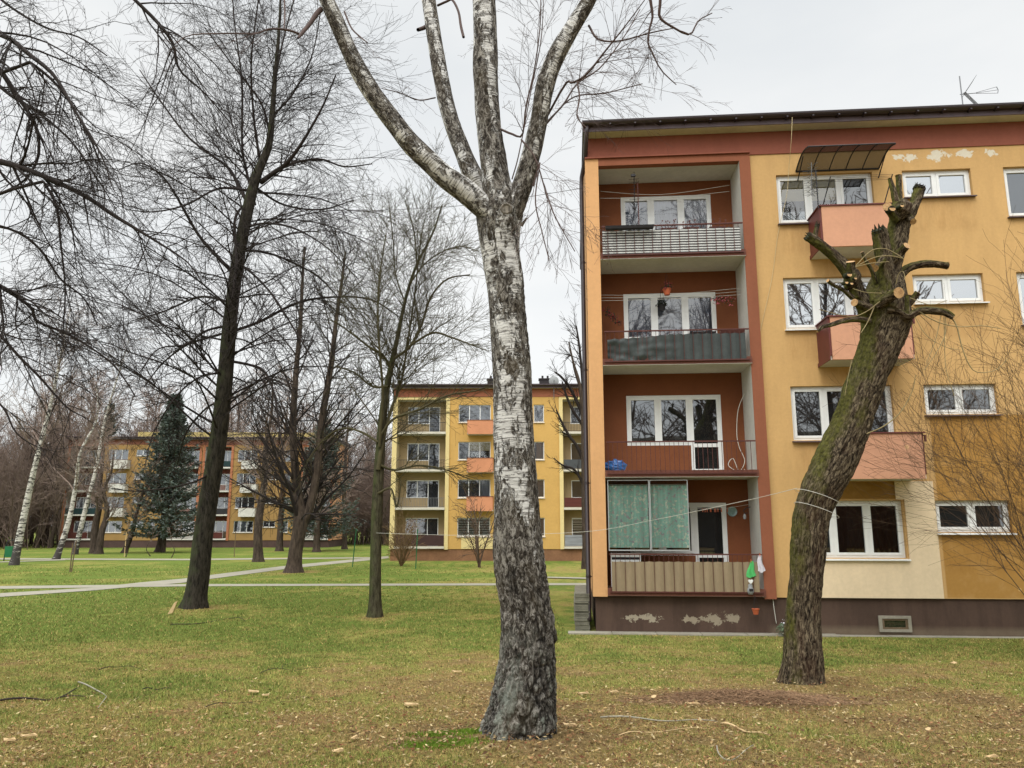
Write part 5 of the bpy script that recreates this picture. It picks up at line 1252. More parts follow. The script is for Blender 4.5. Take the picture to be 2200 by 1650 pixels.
wstub('lump', [(1818, 622, 10), (1828, 608, 34), (1836, 592, 34), (1832, 575, 10)], YW-.15, YW-.2, 30, 28)
wstub('lump2', [(1925, 475, 16), (1930, 458, 50), (1936, 442, 46), (1938, 428, 14)], YW-.05, YW-.05, 30, 28)
wstub('lump3', [(1886, 690, 20), (1900, 672, 96), (1905, 652, 88), (1908, 632, 40)], YW-.03, YW-.03, 36, 44)
V, Fq, Bk, Ex = merge(sets)
def willowmat():
    m, t, b = newmat('willow bark'); at_ = t.nodes.new('ShaderNodeAttribute'); at_.attribute_name = 'moss'; ms = at_.outputs['Fac']
    bc = lambda s: objcoord(t, s, 'bark'); n = noise(t, bc((1, 1, .3)), 34, 8, .75, .7)
    k = rampn(t, n, [(.40, srgb('1c1713', .65)), (.50, srgb('574b3c', .8)), (.60, srgb('8c7e66', .88))])
    k = mixc(t, rampn(t, noise(t, bc((1, 1, .4)), 5, 4), [(.5, 0), (.7, .4)]), k, srgb('5b3e30', .7))
    mk = mathn(t, 'ADD', ms, mathn(t, 'MULTIPLY', noise(t, bc((1, 1, .6)), 12, 5, .7), .9))
    mm_ = t.nodes.new('ShaderNodeMapRange'); t.links.new(mk, mm_.inputs[0]); mm_.inputs[1].default_value = .62; mm_.inputs[2].default_value = 1.05
    gcol = rampn(t, noise(t, bc((1, 1, 1)), 20, 3), [(.3, srgb('3c3b1e', .7)), (.7, srgb('757436', .8))])
    t.links.new(mixc(t, mathn(t, 'MULTIPLY', mm_.outputs[0], .85), k, gcol), b.inputs['Base Color']); b.inputs['Roughness'].default_value = .95; b.inputs['Specular IOR Level'].default_value = .1
    bump(t, b, n, 1, .05); return m
bW = np.array([WX, WY, gz(WY)])
willow = empty('pollarded_willow', bW, 0, label='mossy leaning pollarded willow with sawn off stubs before the ochre block', cat='tree')
npmesh('trunk', V-bW, Fq, willowmat(), willow, attrs={'bark': ('FLOAT_VECTOR', Bk), 'moss': ('FLOAT', Ex)})
def cutmat():
    m, t, b = newmat('sawn wood face'); c = objcoord(t); n = noise(t, c, 28, 4); 
    t.links.new(rampn(t, n, [(.3, srgb('8f6840', .85)), (.6, srgb('c09a68', .88))]), b.inputs['Base Color']); b.inputs['Roughness'].default_value = .8; return m
CM = cutmat()
for k, jag in (('up1', 0), ('up2', 0), ('up3', .25), ('mid', .25), ('left', .1), ('leftup', .3), ('lstub', .03), ('lsmall', 0), ('thin', 0), ('r1', 0), ('face', .02), ('post', 0), ('r2', .1), ('l2', .1), ('s1', .05), ('s2', .05), ('s3', .05), ('s4', .05), ('s5', .08), ('s6', .05)):
    P_, R_ = WS[k]; d = P_[-1]-P_[-3]; d /= np.linalg.norm(d)
    c = MB(); c.disc(P_[-1]+d*.006-bW, d, R_[-1]*.98+.002, 18, .04)
    if k in ('mid', 'up3', 'leftup', 'left'):
        a_ = Vector(d).orthogonal().normalized(); b_ = Vector(d).cross(a_)
        for q in range(9):
            an = q*.7; o_ = Vector(P_[-1]-bW)+(a_*math.cos(an)+b_*math.sin(an))*R_[-1]*.75
            c.tube([o_-Vector(d)*.03, o_+Vector(d)*random.uniform(.03, .09)], [R_[-1]*.32, .002], 5)
        c.build('broken_end', M['bark_lime'], willow)
    else: c.build('cut_face', CM, willow)
for px, py, rr in ((1825, 590, 11), (1819, 607, 7), (1830, 609, 7), (1838, 598, 6), (1917, 448, 14), (1938, 442, 8), (1951, 680, 0)):
    if rr:
        p = at(px, py, YW-.33 if px < 1900 else YW-.30); c = MB(); c.tube([p+np.array((0, .12, .02))-bW, p-bW], [rr/F*10.5*.62, rr/F*10.5*.5], 10); so_ = c.build('stub', M['bark_lime'], willow)
        c = MB(); c.disc(p+np.array((0, -.004, 0))-bW, (0, -1, .25), rr/F*10.5*.5, 14); c.build('cut_face', CM, so_)
# thin shoots of the willow
L = []
def WL(p, y0, y1): L.append(limbpx(p, y0, y1, 16))
for p in ([(1838, 572, 2), (1870, 540, 2), (1900, 534, 2), (1925, 545, 2), (1940, 555, 1.5)], [(1838, 573, 2), (1880, 553, 2), (1915, 550, 2), (1942, 556, 1.5)], [(1838, 574, 2), (1870, 566, 2), (1910, 562, 1.5)],
          [(1925, 610, 2), (1930, 590, 1.6), (1940, 583, 1.5), (1945, 600, 1.5)], [(1890, 648, 2), (1860, 670, 2), (1825, 680, 1.8), (1760, 665, 1.5)], [(1880, 655, 2.2), (1865, 690, 2), (1850, 715, 1.6)], [(1832, 620, 1.6), (1860, 628, 1.6), (1895, 630, 1.5)],
          [(2040, 676, 3), (2055, 700, 3), (2065, 740, 2.6), (2080, 780, 2.4), (2100, 800, 2), (2140, 795, 1.8), (2165, 770, 1.4)], [(1960, 660, 2.4), (2010, 690, 2.4), (2060, 702, 2), (2110, 700, 2), (2150, 706, 1.6)],
          [(2032, 678, 2), (2030, 720, 2), (2010, 760, 1.6), (1985, 795, 1.4)], [(2022, 676, 2), (2010, 730, 1.6), (1990, 780, 1.2)], [(2028, 680, 2), (2030, 760, 1.6), (2034, 800, 1.4), (2050, 850, 1.2)], [(1965, 680, 1.6), (1990, 720, 1.5), (2030, 745, 1.2), (2065, 752, 1)],
          [(1862, 932, 2.6), (1900, 915, 2.6), (1935, 885, 2.4), (1960, 840, 2), (1967, 805, 1.6)], [(1830, 775, 1.4), (1822, 810, 1.2), (1815, 850, 1)], [(1955, 640, 1.6), (2000, 655, 1.5), (2035, 645, 1.2)]):
    WL(p, YW-.35, YW-.5)
P1_, R1_ = stackl(L, 16); R1_ = R1_*1.0
v, f = tubes(P1_, R1_, 5); npmesh('shoot', v-bW, f, paint('pale willow shoots', srgb('93835a', .85), .7, .2, 5, 0), willow)
# rope from the willow to the slim tree, tied with loops
pw = at(1712, 1049, YW-.28); pc = at(808, 1145, YC-.2)
mid_p = [(1600, 1076), (1400, 1118), (1250, 1143), (1020, 1150), (900, 1148)]
pts = [pw]+[at(x, y, YW+(YC-YW)*((1712-x)/(1712-808))) for x, y in mid_p]+[pc]
cable('rope', pts, .0042, M['whiterope'], 'white rope tied between the willow and the slim tree', 'rope')
lp_ = MB()
for dy in (0, 28):
    ring = []
    for k in range(25):
        a = 6.2832*k/24; cpt = at(1757 if dy == 0 else 1754, 1068+dy, YW); ring.append(cpt+np.array((.285*math.cos(a), .30*math.sin(a), .07*-math.cos(a)*1.6)))
    lp_.tube(ring, .0035, 5, False)
lp_.build('rope_loop', M['whiterope'], None, off=at(1757, 1068, YW), label='white rope loops tied round the willow trunk', cat='rope')
# overhead wire from the near block to the left
cable('overhead_wire', [W_(1.80, .1, 10.95), at(1000, 441, 21), at(760, 455, 25), at(500, 470, 30)], .007, M['darkmetal'], 'thin overhead wire running from the near block behind the birch fork', 'wire')
# ---- E: shrub at the right edge
def shrub(name, base, n, h, spread, g, mat, label, cat='shrub', group=None, r0=.02, up=.12, K=12, sub=(8, 6), tip=.003, lean=(0, 0), bias=None):
    base = np.array(base, float); P_ = np.zeros((n, K, 3)); d = g.normal(size=(n, 3))*np.array([spread, spread, .1]); d[:, 2] = 1; d[:, 0] += lean[0]; d[:, 1] += lean[1]
    d /= np.linalg.norm(d, axis=1, keepdims=True); Ls = h*g.uniform(.65, 1.1, n); P_[:, 0] = base+g.normal(size=(n, 3))*np.array([.06, .06, 0])*spread*2
    for k in range(1, K):
        d = d+g.normal(size=(n, 3))*.06; d[:, 2] += up*(.3 if k < K/2 else -.6); d /= np.linalg.norm(d, axis=1, keepdims=True); P_[:, k] = P_[:, k-1]+d*(Ls/(K-1))[:, None]
    R_ = r0*g.uniform(.5, 1.1, n)[:, None]*(1-.85*np.linspace(0, 1, K)[None])
    A2, B2 = kids(P_, R_, sub[0], g, .2, .98, (.6, .2), .42, .3, 8, -.02, .1, .5, tip)
    A3, B3 = kids(A2, B2, sub[1], g, .15, .98, (.6, .2), .42, .3, 6, 0, .12, .6, tip*.8)
    rt = empty(name, base, 0, label=label, cat=cat, group=group)
    v, f = tubes(P_, R_, 6); npmesh('stem', v-base, f, mat, rt)
    v1, f1 = tubes(A2, B2, 4); v2, f2 = tubes(A3, B3, 3); npmesh('twigs', np.vstack([v1, v2])-base, np.vstack([f1, f2+len(v1)]), mat, rt)
    return rt
g = np.random.default_rng(16)
shrub('lilac_shrub', (9.9, 13.8, gz(13.8)), 22, 6.2, .32, g, paint('shrub twigs', srgb('5c4836', .8), .9, .25, 4, 0), 'tall brown bare shrub arching in at the right edge', 'shrub', None, .018, .10, 14, (16, 10), .0028, lean=(-.10, 0))
g = np.random.default_rng(17)
shrub('bush', ground(862, 1216), 26, 2.6, .35, g, paint('tan bush twigs', srgb('7d6546', .85), .9, .25, 4, 0), 'dense tan bare bush at the left corner of the middle block', 'bush', None, .03, .1, 8, (7, 4), .010)
shrub('young_tree', ground(1030, 1219), 7, 4.6, .26, g, paint('brown grey stems', srgb('5d4c3e', .85), .9, .25, 4, 0), 'small bare multi stemmed tree before the striped blinds of the middle block', 'young tree', None, .07, .1, 12, (8, 5), .012)
# tree lopped behind the near block corner
g = np.random.default_rng(18)
bT = ground(1262, 1222)
L = []
for p in ([(1262, 1225, 20), (1258, 1100, 17), (1256, 1000, 15), (1254, 900, 12), (1246, 830, 8), (1232, 780, 5), (1222, 735, 3)], [(1258, 1000, 9), (1240, 960, 7), (1222, 935, 6), (1206, 905, 5), (1195, 880, 3)], [(1256, 900, 10), (1238, 860, 7), (1222, 830, 6), (1204, 808, 5), (1192, 800, 3)], [(1256, 880, 8), (1250, 800, 6), (1244, 740, 5), (1238, 700, 3)],
          [(1256, 920, 7), (1230, 880, 6), (1215, 845, 5), (1208, 820, 3)], [(1256, 860, 7), (1236, 800, 5), (1228, 765, 4), (1215, 770, 2)], [(1258, 1050, 7), (1235, 1010, 5), (1210, 1000, 4), (1190, 985, 2)]):
    L.append(limbpx(p, bT[1], bT[1]-.3, 16))
P1_, R1_ = stackl(L, 16); P2_, R2_ = kids(P1_[1:], R1_[1:], 12, g, .2, .98, (.6, .2), .35, .3, 7, .05, .1, .5, .010); P3_, R3_ = kids(P2_, R2_, 5, g, .2, .98, (.6, .2), .5, .3, 5, .0, .12, .6, .007)
tree_obj('lopped_tree', bT, [P1_[0]], [R1_[0]], [('limb', [(P1_[1:], R1_[1:], 6)], M['twig_dark']), ('crown', [(P2_, R2_, 3), (P3_, R3_, 3)], M['twig_dark'])], 'dark lopped tree peeping out behind the downpipe of the near block', 'tree', bark=M['bark_far'])
# ---- spruces
def spruce(base, h, rmax, seed, label, nb=70):
    g = np.random.default_rng(seed); base = np.array(base, float); rt = empty('spruce_tree', base, 0, label=label, cat='spruce', group='spruce trees')
    tp = np.stack([base+np.array((0, 0, z)) for z in np.linspace(-.2, h, 20)]); v, f = tubes(tp[None], np.linspace(.2, .02, 20)[None], 8); npmesh('trunk', v-base, f, M['bark_far'], rt)
    n = nb*5; t = g.uniform(.08, 1, n)**.9; an = g.uniform(0, 6.283, n); L_ = rmax*(1-t)**.9*g.uniform(.6, 1.1, n)+.2; K = 8
    P_ = np.zeros((n, K, 3)); P_[:, 0] = base+np.stack([0*t, 0*t, t*h], 1); d = np.stack([np.cos(an), np.sin(an), -.12+.5*t], 1)
    for k in range(1, K):
        d[:, 2] += -.10+.055*k; d /= np.linalg.norm(d, axis=1, keepdims=True); P_[:, k] = P_[:, k-1]+d*(L_/(K-1))[:, None]
    R_ = np.tile(np.linspace(.03, .008, K), (n, 1)); v, f = tubes(P_, R_, 4); npmesh('branches', v-base, f, M['twig_brown'], rt)
    m_ = 44; i0 = np.repeat(np.arange(n), m_); u = g.uniform(.1, 1, len(i0))*(K-1.01); i = u.astype(int); fr = (u-i)[:, None]
    o = P_[i0, i]*(1-fr)+P_[i0, i+1]*fr; T = P_[i0, i+1]-P_[i0, i]; T /= np.linalg.norm(T, axis=1, keepdims=True)
    q = g.normal(size=o.shape)*np.array([1, 1, .45]); q[:, 2] -= .35; dd = T*.7+q*.6; dd /= np.linalg.norm(dd, axis=1, keepdims=True); ln = g.uniform(.18, .5, len(o))[:, None]
    sd = np.cross(dd, g.normal(size=o.shape)); sd /= np.linalg.norm(sd, axis=1, keepdims=True); wd = .055
    V = np.stack([o, o+dd*ln*.5+sd*wd, o+dd*ln, o+dd*ln*.5-sd*wd], 1).reshape(-1, 3); Fq = np.arange(len(V)).reshape(-1, 4)
    npmesh('needles', V-base, Fq, SPM, rt, smooth=False); return rt
def spm():
    m, t, b = newmat('spruce needles'); c = objcoord(t); t.links.new(rampn(t, noise(t, c, 1.5, 5, .7), [(.3, srgb('3a443c', .8)), (.55, srgb('525e54', .85)), (.75, srgb('788478', .9))]), b.inputs['Base Color']); b.inputs['Roughness'].default_value = .8; return m
SPM = spm()
def fgr(x, y, Y=None): 
    p = ground(x, y) if Y is None else np.array([(x-1100)/F*Y, Y, 0]); return p
spruce(fgr(368, 0, 72.), 14.6, 4.8, 21, 'dark blue green spruce before the far block, left of the big leaning tree', 120)
spruce(fgr(693, 0, 76.), 13.0, 5.0, 22, 'dark spruce before the peach gable of the far block, behind the forked tree', 80)
spruce(fgr(228, 0, 96.), 17.5, 3.6, 23, 'slim spruce in the wood left of the far block', 60)
# ---- generic bare trees
def stem_tree(name, base, h, r, lean, seed, label, cat='tree', group=None, bark=None, twig=None, nb=34, ang=.8, grav=.03, crown0=.3, sub=(6, 4), tip=.012, white=False, len_=.33, sinu=.25):
    g = np.random.default_rng(seed); base = np.array(base, float)
    pts = [base+np.array((0, 0, -.1))]
    for k in range(1, 6): pts.append(base+np.array((lean[0]*k/5*h+g.normal()*sinu*.6, lean[1]*k/5*h+g.normal()*sinu*.6, h*k/5)))
    P_ = spl(pts, 40); R_ = np.interp(np.linspace(0, 1, 40), [0, .1, 1], [r*1.15, r, r*.12])
    A1_, B1_ = kids(P_[None], R_[None], nb, g, crown0, .99, (ang, .2), len_, .55, 9, grav, .07, .4, tip*1.1)
    A2_, B2_ = kids(A1_, B1_, sub[0], g, .15, .98, (.65, .2), .42, .4, 6, grav*.7, .1, .5, tip*.85)
    A3_, B3_ = kids(A2_, B2_, sub[1], g, .15, .98, (.6, .2), .5, .3, 4, grav*.7, .12, .6, tip*.65)
    return tree_obj(name, base, [P_], [R_], [('limb', [(A1_, B1_, 4)], twig), ('crown', [(A2_, B2_, 3), (A3_, B3_, 3)], twig)], label, cat, group, bark, 10)
def birchfar():
    m, t, b = newmat('far birch bark'); n = noise(t, objcoord(t, (1, 1, 4)), 2.2, 5, .7); c = objcoord(t); s_ = t.nodes.new('ShaderNodeSeparateXYZ'); t.links.new(c, s_.inputs[0])
    lo = t.nodes.new('ShaderNodeMapRange'); t.links.new(s_.outputs[2], lo.inputs[0]); lo.inputs[1].default_value = .3; lo.inputs[2].default_value = 2.2; lo.inputs[3].default_value = .16; lo.inputs[4].default_value = 0
    t.links.new(rampn(t, mathn(t, 'ADD', n, lo.outputs[0]), [(.50, srgb('bdb8ae', .9)), (.56, srgb('3a3430', .8))]), b.inputs['Base Color']); b.inputs['Roughness'].default_value = .8; return m
BF = birchfar()
b1 = ground(30, 1214); stem_tree('birch_tree', b1, 16.5, .22, (.10, 0), 31, 'white birch standing beside the green bin', 'birch tree', 'birch trees', BF, M['twig_far'], 30, .6, -.04, .4, tip=.010)
b1 = ground(120, 1202); stem_tree('birch_tree', b1, 13, .20, (.16, 0), 32, 'white leaning birch, middle one of the left three birches', 'birch tree', 'birch trees', BF, M['twig_far'], 30, .6, -.04, .35, tip=.011)
b1 = ground(160, 1191); stem_tree('birch_tree', b1, 19, .21, (.14, 0), 33, 'tall white birch at the left corner of the far block', 'birch tree', 'birch trees', BF, M['twig_far'], 34, .6, -.04, .35, tip=.012)
for i, (px, py, h_, r_, ln, lab) in enumerate((
    (555, 1207, 13, .30, (.03, 0), 'grey bare tree standing between the big leaning tree and the forked tree'),
    (203, 1189, 11, .35, (.0, 0), 'dark thick bare trunk by the left windows of the far block'),
    (212, 1190, 9, .3, (.06, 0), 'mossy bare tree leaning beside the dark trunk by the far block'),
    (266, 1188, 9, .22, (.28, 0), 'strongly leaning dark bare tree before the far block'),
    (342, 1186, 12, .34, (.0, 0), 'straight dark bare trunk before the loggias of the far block'),
    (680, 1186, 12, .3, (.01, 0), 'thin grey bare trunk before the peach gable of the far block'),
    (600, 1184, 15, .3, (.0, 0), 'bare tree with a tall narrow crown before the far block'),
    (740, 1180, 17, .25, (.0, 0), 'bare tree behind the right end of the far block'))):
    stem_tree('bare_tree', ground(px, py), h_, r_, ln, 40+i, lab, 'tree', 'bare trees before the far block', M['bark_far'], M['twig_far'] if i != 6 else M['twig_brown'], 34, .75, .03, .25, tip=.014)
# wood behind: a few kinds copied
protos = [stem_tree('wood_tree', (0, 0, 0), 21, .24, (.02, 0), 60+k, 'x', 'tree', 'bare trees of the far wood', M['bark_far'], M['twig_far'], 56, .6, .05, .2, (8, 4), .022, len_=.3) for k in range(3)]
spots = []
g = np.random.default_rng(70)
for x in np.linspace(-78, -30, 30): spots.append((x+g.normal(), 104+g.uniform(-5, 10), g.uniform(.7, 1.08)))
for x in np.linspace(-92, -52, 24): spots.append((x+g.normal(), 86+g.uniform(-6, 6), g.uniform(.55, .85)))
for x in np.linspace(-34, -10, 18): spots.append((x+g.normal(), 112+g.uniform(-5, 10), g.uniform(.6, .85)))
first = [True]*3
for i, (x, y, s_) in enumerate(spots):
    k = i % 3
    t_ = protos[k] if first[k] else copy_tree(protos[k]); first[k] = False
    t_.location = (x, y, 0); t_.rotation_euler = (0, 0, g.uniform(0, 6.28)); t_.scale = (s_*1.1, s_*1.1, s_)
    gi_ = 'left of the far block' if x < -48 else ('above the roof of the far block' if x < -34 else 'between the far and middle blocks')
    t_['label'] = 'bare grey brown tree of the wood '+gi_; t_['group'] = 'bare wood trees '+gi_
# undergrowth of the wood
g = np.random.default_rng(71); n = 2600
P_ = np.zeros((n, 5, 3)); P_[:, 0] = np.stack([g.uniform(-100, -8, n), g.uniform(98, 122, n), np.zeros(n)], 1); sel_ = P_[:, 0, 0] < -50
d = g.normal(size=(n, 3))*.22; d[:, 2] = 1; Ls = g.uniform(2, 11, n)
P_[sel_, 0, 1] -= g.uniform(0, 22, sel_.sum())
for k in range(1, 5): d += g.normal(size=(n, 3))*.1; P_[:, k] = P_[:, k-1]+d*(Ls/4)[:, None]
R_ = np.tile(np.linspace(.05, .015, 5), (n, 1)); A2, B2 = kids(P_, R_, 9, g, .1, .98, (.6, .2), .5, .3, 5, .03, .12, .6, .016); A3, B3 = kids(A2, B2, 4, g, .1, .98, (.6, .2), .5, .3, 4, .03, .12, .7, .013)
vs_, fs_ = [], []; off = 0
for a, b_, s_ in ((P_, R_, 3), (A2, B2, 3), (A3, B3, 3)):
    v, f = tubes(a, b_, s_); vs_.append(v); fs_.append(f+off); off += len(v)
npmesh('undergrowth', np.vstack(vs_), np.vstack(fs_), paint('undergrowth twigs', srgb('7d6b60', .85), .95, .2, .3, 0), None, kind='stuff', label='tangled brown undergrowth along the edge of the far wood', cat='undergrowth')
# trees behind the camera, seen only in the window panes
for i, (x, y, s_) in enumerate(((2, -9, .95), (8, -11, 1.05), (14, -9, .98), (-4, -13, 1.0), (20, -13, 1.1), (11, -18, 1.1))):
    t_ = copy_tree(protos[i % 3]); t_.location = (x, y, 0); t_.scale = (s_*1.2, s_*1.2, s_); t_.rotation_euler = (0, 0, i); t_['label'] = 'bare tree reflected in the window panes'; t_['group'] = 'trees reflected in the panes'
bb = empty('apartment_building', (30, -27, 0), math.pi, label='long block opposite, reflected in the lower window panes', cat='apartment block', group='apartment blocks')
m = MB(); m.box(0, 48, 0, 10, .8, 9.5); m.build('wall', paint('dull wall opposite', srgb('5a544c', .8), .9), bb); m = MB(); m.box(-.3, 48.3, -.4, 10.4, 9.5, 9.8); m.build('roof', M['soffit'], bb); m = MB(); m.box(.1, 47.9, .1, 9.9, -.2, .8); m.build('plinth', M['plinth'], bb)
# ------------------------------------------------------------------ small street furniture
bn = empty('litter_bin', ground(14, 1205), 0, label='green litter bin on a black bent frame at the left edge', cat='litter bin')
m = MB(); m.add([(-.05, -.2, .25), (.42, -.2, .25), (.42, .2, .25), (-.05, .2, .25), (-.09, -.22, 1.0), (.46, -.22, 1.0), (.46, .22, 1.0), (-.09, .22, 1.0)], [(3,2,1,0),(0,1,5,4),(1,2,6,5),(2,3,7,6),(3,0,4,7),(4,5,6,7)]); m.build('bin', M['greenbin'], bn)
m = MB(); m.tube([(-.2, 0, -.1), (-.16, 0, 1.0), (-.08, 0, 1.3), (.15, 0, 1.42), (.5, 0, 1.42)], .035, 6); m.build('frame', M['darkmetal'], bn)
def stake(px, py, h, lean, mat, label, r=.03):
    b = ground(px, py); m = MB(); m.tube([(0, 0, -.1), (lean*h*.5, 0, h*.5), (lean*h, 0, h)], r, 6); m.tube([(lean*h-.0, -r*1.4, h*.93), (lean*h, r*1.4, h*.93)], r*.6, 5)
    o = m.build('stake', mat, None, label=label, cat='stake', group='stakes and poles in the lawn'); o.location = b; return o
stake(153, 1229, 1.65, .06, M['stake'], 'leaning wooden stake beside the leftmost path')
stake(150, 1229, 1.5, -.0, M['stake'], 'upright wooden stake touching the leaning stake at the left')
stake(267, 1196, 1.9, 0, M['wood'], 'pale thin stake of a sapling before the far block')
stake(757, 1218, 2.2, .07, M['greenbin'], 'thin green pole in the lawn left of the slim tree')
stake(893, 1222, 2.2, .03, M['greenbin'], 'thin green pole in the lawn before the middle block')
stake(503, 1197, 2.0, 0, M['stake'], 'thin brown stake right of the big leaning tree')
for i, (px, py) in enumerate(((367, 1198), (270, 1197), (325, 1195))):
    stem_tree('sapling', ground(px, py), 2.6, .03, (0, 0), 90+i, ['sapling before the far block, nearest the big tree', 'sapling beside the pale stake', 'sapling midway before the far block'][i], 'sapling', 'young saplings before the far block', M['bark_far'], M['twig_far'], 10, .6, .05, .4, (3, 1), .01)
# small flowering plant at the willow
g = np.random.default_rng(75)
pb = empty('ground_plant', W_(6.15, -.35, .0), 0, label='low grey green plant at the plinth left of the willow', cat='plant')
m = MB(); blossoms(m, (0, 0, .14), .26, 260, .035, .6, 2); m.build('leaves', paint('grey green leaves', srgb('56654a', .8), .8, .3, 10, 0), pb)
m = MB(); blossoms(m, (0, 0, .26), .18, 50, .025, .7, 5); m.build('flowers', M['lightcloth'], pb)
# ------------------------------------------------------------------ lawn details
PATHS = []
def pathmask(px, py):
    m_ = np.zeros(len(px), bool)
    for pts in PATHS:
        xs__ = [p[0] for p in pts]; m_ |= (py > np.interp(px, xs__, [p[1] for p in pts])-1.2) & (py < np.interp(px, xs__, [p[2] for p in pts])+1.2) & (px < xs__[-1])
    return m_
PATHS += [[(-400, 1266, 1272), (0, 1259.5, 1265.5), (400, 1255, 1260), (700, 1254.5, 1259), (1245, 1253, 1257.5), (1600, 1252, 1256)],
          [(-300, 1291, 1299), (0, 1275, 1283), (200, 1263, 1269), (300, 1252, 1260), (390, 1244, 1253), (450, 1236, 1244.5), (620, 1215, 1222), (835, 1195, 1199.5)], [(1170, 1240, 1242.5), (1260, 1242, 1245), (1500, 1245, 1248)]]
def blades():
    g = np.random.default_rng(80); n = 560000
    px = g.uniform(-60, 2260, n); py = g.uniform(0, 1, n)**.85*(1665-1212)+1212
    a = (px-1100)/F; b = (825-py)/F; ry = math.cos(PITCH)-b*math.sin(PITCH); rz = math.sin(PITCH)+b*math.cos(PITCH)
    k = -EYE/rz*np.ones(n)
    for _ in range(12): k = (gzv(k*ry)-EYE)/rz
    X = a*k+g.normal(size=n)*.05; Y = k*ry+g.normal(size=n)*.08
    # keep off the house, tree feet and paths
    dface = (18.45-X*math.tan(AL))-Y; keep = ~((X > 1.25) & (dface < .45)) & (Y < 58)
    keep &= ((X-BX)**2+(Y-BY)**2 > .10) & ((X-WX)**2+(Y-WY)**2 > .06)
    keep &= np.array([not onpath(x, y) for x, y in zip(X, Y)]) if False else keep
    gr = greenness(X, Y); keep &= g.uniform(size=n) < np.where(Y < 14, .16+1.0*gr, .45+.75*gr); keep &= ~pathmask(px, py)
    X, Y, gr = X[keep], Y[keep], gr[keep]; n = len(X)
    Z = gsurf(X, Y)-.004; sc = np.clip(Y/9, .8, 4.5)
    h = g.uniform(.014, .05, n)*(.75+.7*gr)*(1+.15*(sc-1)); w_ = .0032*sc*g.uniform(.8, 1.5, n)
    an = g.uniform(0, 6.283, n); ln = g.uniform(.1, 1.3, n); dx, dy = np.cos(an), np.sin(an)
    an2 = g.uniform(0, 6.283, n); wx_, wy_ = np.cos(an2)*w_, np.sin(an2)*w_
    base = np.stack([X, Y, Z], 1)
    V = np.stack([base+np.stack([wx_, wy_, 0*X], 1), base-np.stack([wx_, wy_, 0*X], 1), base+np.stack([dx*h*ln, dy*h*ln, h/(1+.6*ln)], 1)], 1)
    isg = g.uniform(size=n) < np.clip(gr*1.0+.02, .12, .86)
    gcol = np.array(srgb('6c7b3c', .76)[:3])*(1-gr[:, None]*.12); gc2 = np.array(srgb('a2a258', .84)[:3]); mixg = g.uniform(size=(n, 1))
    gcol = gcol*(1-mixg*.6)+gc2*mixg*.6
    sc1 = np.array(srgb('bda56a', .85)[:3]); sc2 = np.array(srgb('8b6d45', .75)[:3]); ms_ = g.uniform(size=(n, 1)); scol = sc1*ms_+sc2*(1-ms_)
    C = np.where(isg[:, None], gcol, scol)*g.uniform(.45, 1.55, (n, 1))
    C = np.repeat(np.concatenate([C, np.ones((n, 1))], 1), 3, 0)
    return V.reshape(-1, 3), np.arange(3*n).reshape(-1, 3), C
def attrmat(name, rough=.9, trans=0):
    m, t, b = newmat(name); a = t.nodes.new('ShaderNodeAttribute'); a.attribute_name = 'col'; t.links.new(a.outputs['Color'], b.inputs['Base Color']); b.inputs['Roughness'].default_value = rough; b.inputs['Specular IOR Level'].default_value = .1; return m
V, Fq, C = blades()
npmesh('grass', V, Fq, attrmat('grass blades'), None, smooth=False, attrs={'col': ('FLOAT_COLOR', C)}, kind='stuff', label='short patchy lawn grass, green and straw coloured', cat='grass')
def litter():
    g = np.random.default_rng(81); n = 120000
    X = g.uniform(-1, 1, n)*9.5; Y = 5+g.uniform(size=n)**1.3*12; X = X*(Y/13+.15)
    gr = greenness(X, Y); keep = g.uniform(size=n) < np.clip(1.05-1.3*gr, .06, 1)*np.where(Y < 10.5, 1, .5); keep &= ((18.45-X*math.tan(AL))-Y > .45) | (X < 1.2)
    X, Y = X[keep], Y[keep]; n = len(X); Z = gsurf(X, Y)+g.uniform(.012, .05, n)
    an = g.uniform(0, 6.283, n); L_ = g.uniform(.006, .026, n); W2 = L_*g.uniform(.18, .55, n); big = g.uniform(size=n) < .012; L_[big] *= 2.0
    u = np.stack([np.cos(an), np.sin(an), g.uniform(-.45, .45, n)], 1)*L_[:, None]; v = np.stack([-np.sin(an), np.cos(an), g.uniform(-.6, .6, n)], 1)*W2[:, None]; c = np.stack([X, Y, Z], 1)
    V = np.stack([c-u, c+v, c+u, c-v], 1).reshape(-1, 3)
    pal_ = np.array([srgb(h, .8)[:3] for h in ('a58a5e', '7d5f3e', '5d4430', '8e6a4a', 'b8a47c', '6e4530', '94805c')]); C = pal_[g.integers(0, 7, n)]*g.uniform(.55, 1.35, (n, 1))
    return V, np.arange(4*n).reshape(-1, 4), np.repeat(np.concatenate([C, np.ones((n, 1))], 1), 4, 0)
V, Fq, C = litter()
npmesh('leaf_litter', V, Fq, attrmat('dead leaves'), None, smooth=False, attrs={'col': ('FLOAT_COLOR', C)}, kind='stuff', label='scattered dead leaf scraps and bark bits in the grass', cat='leaf litter')
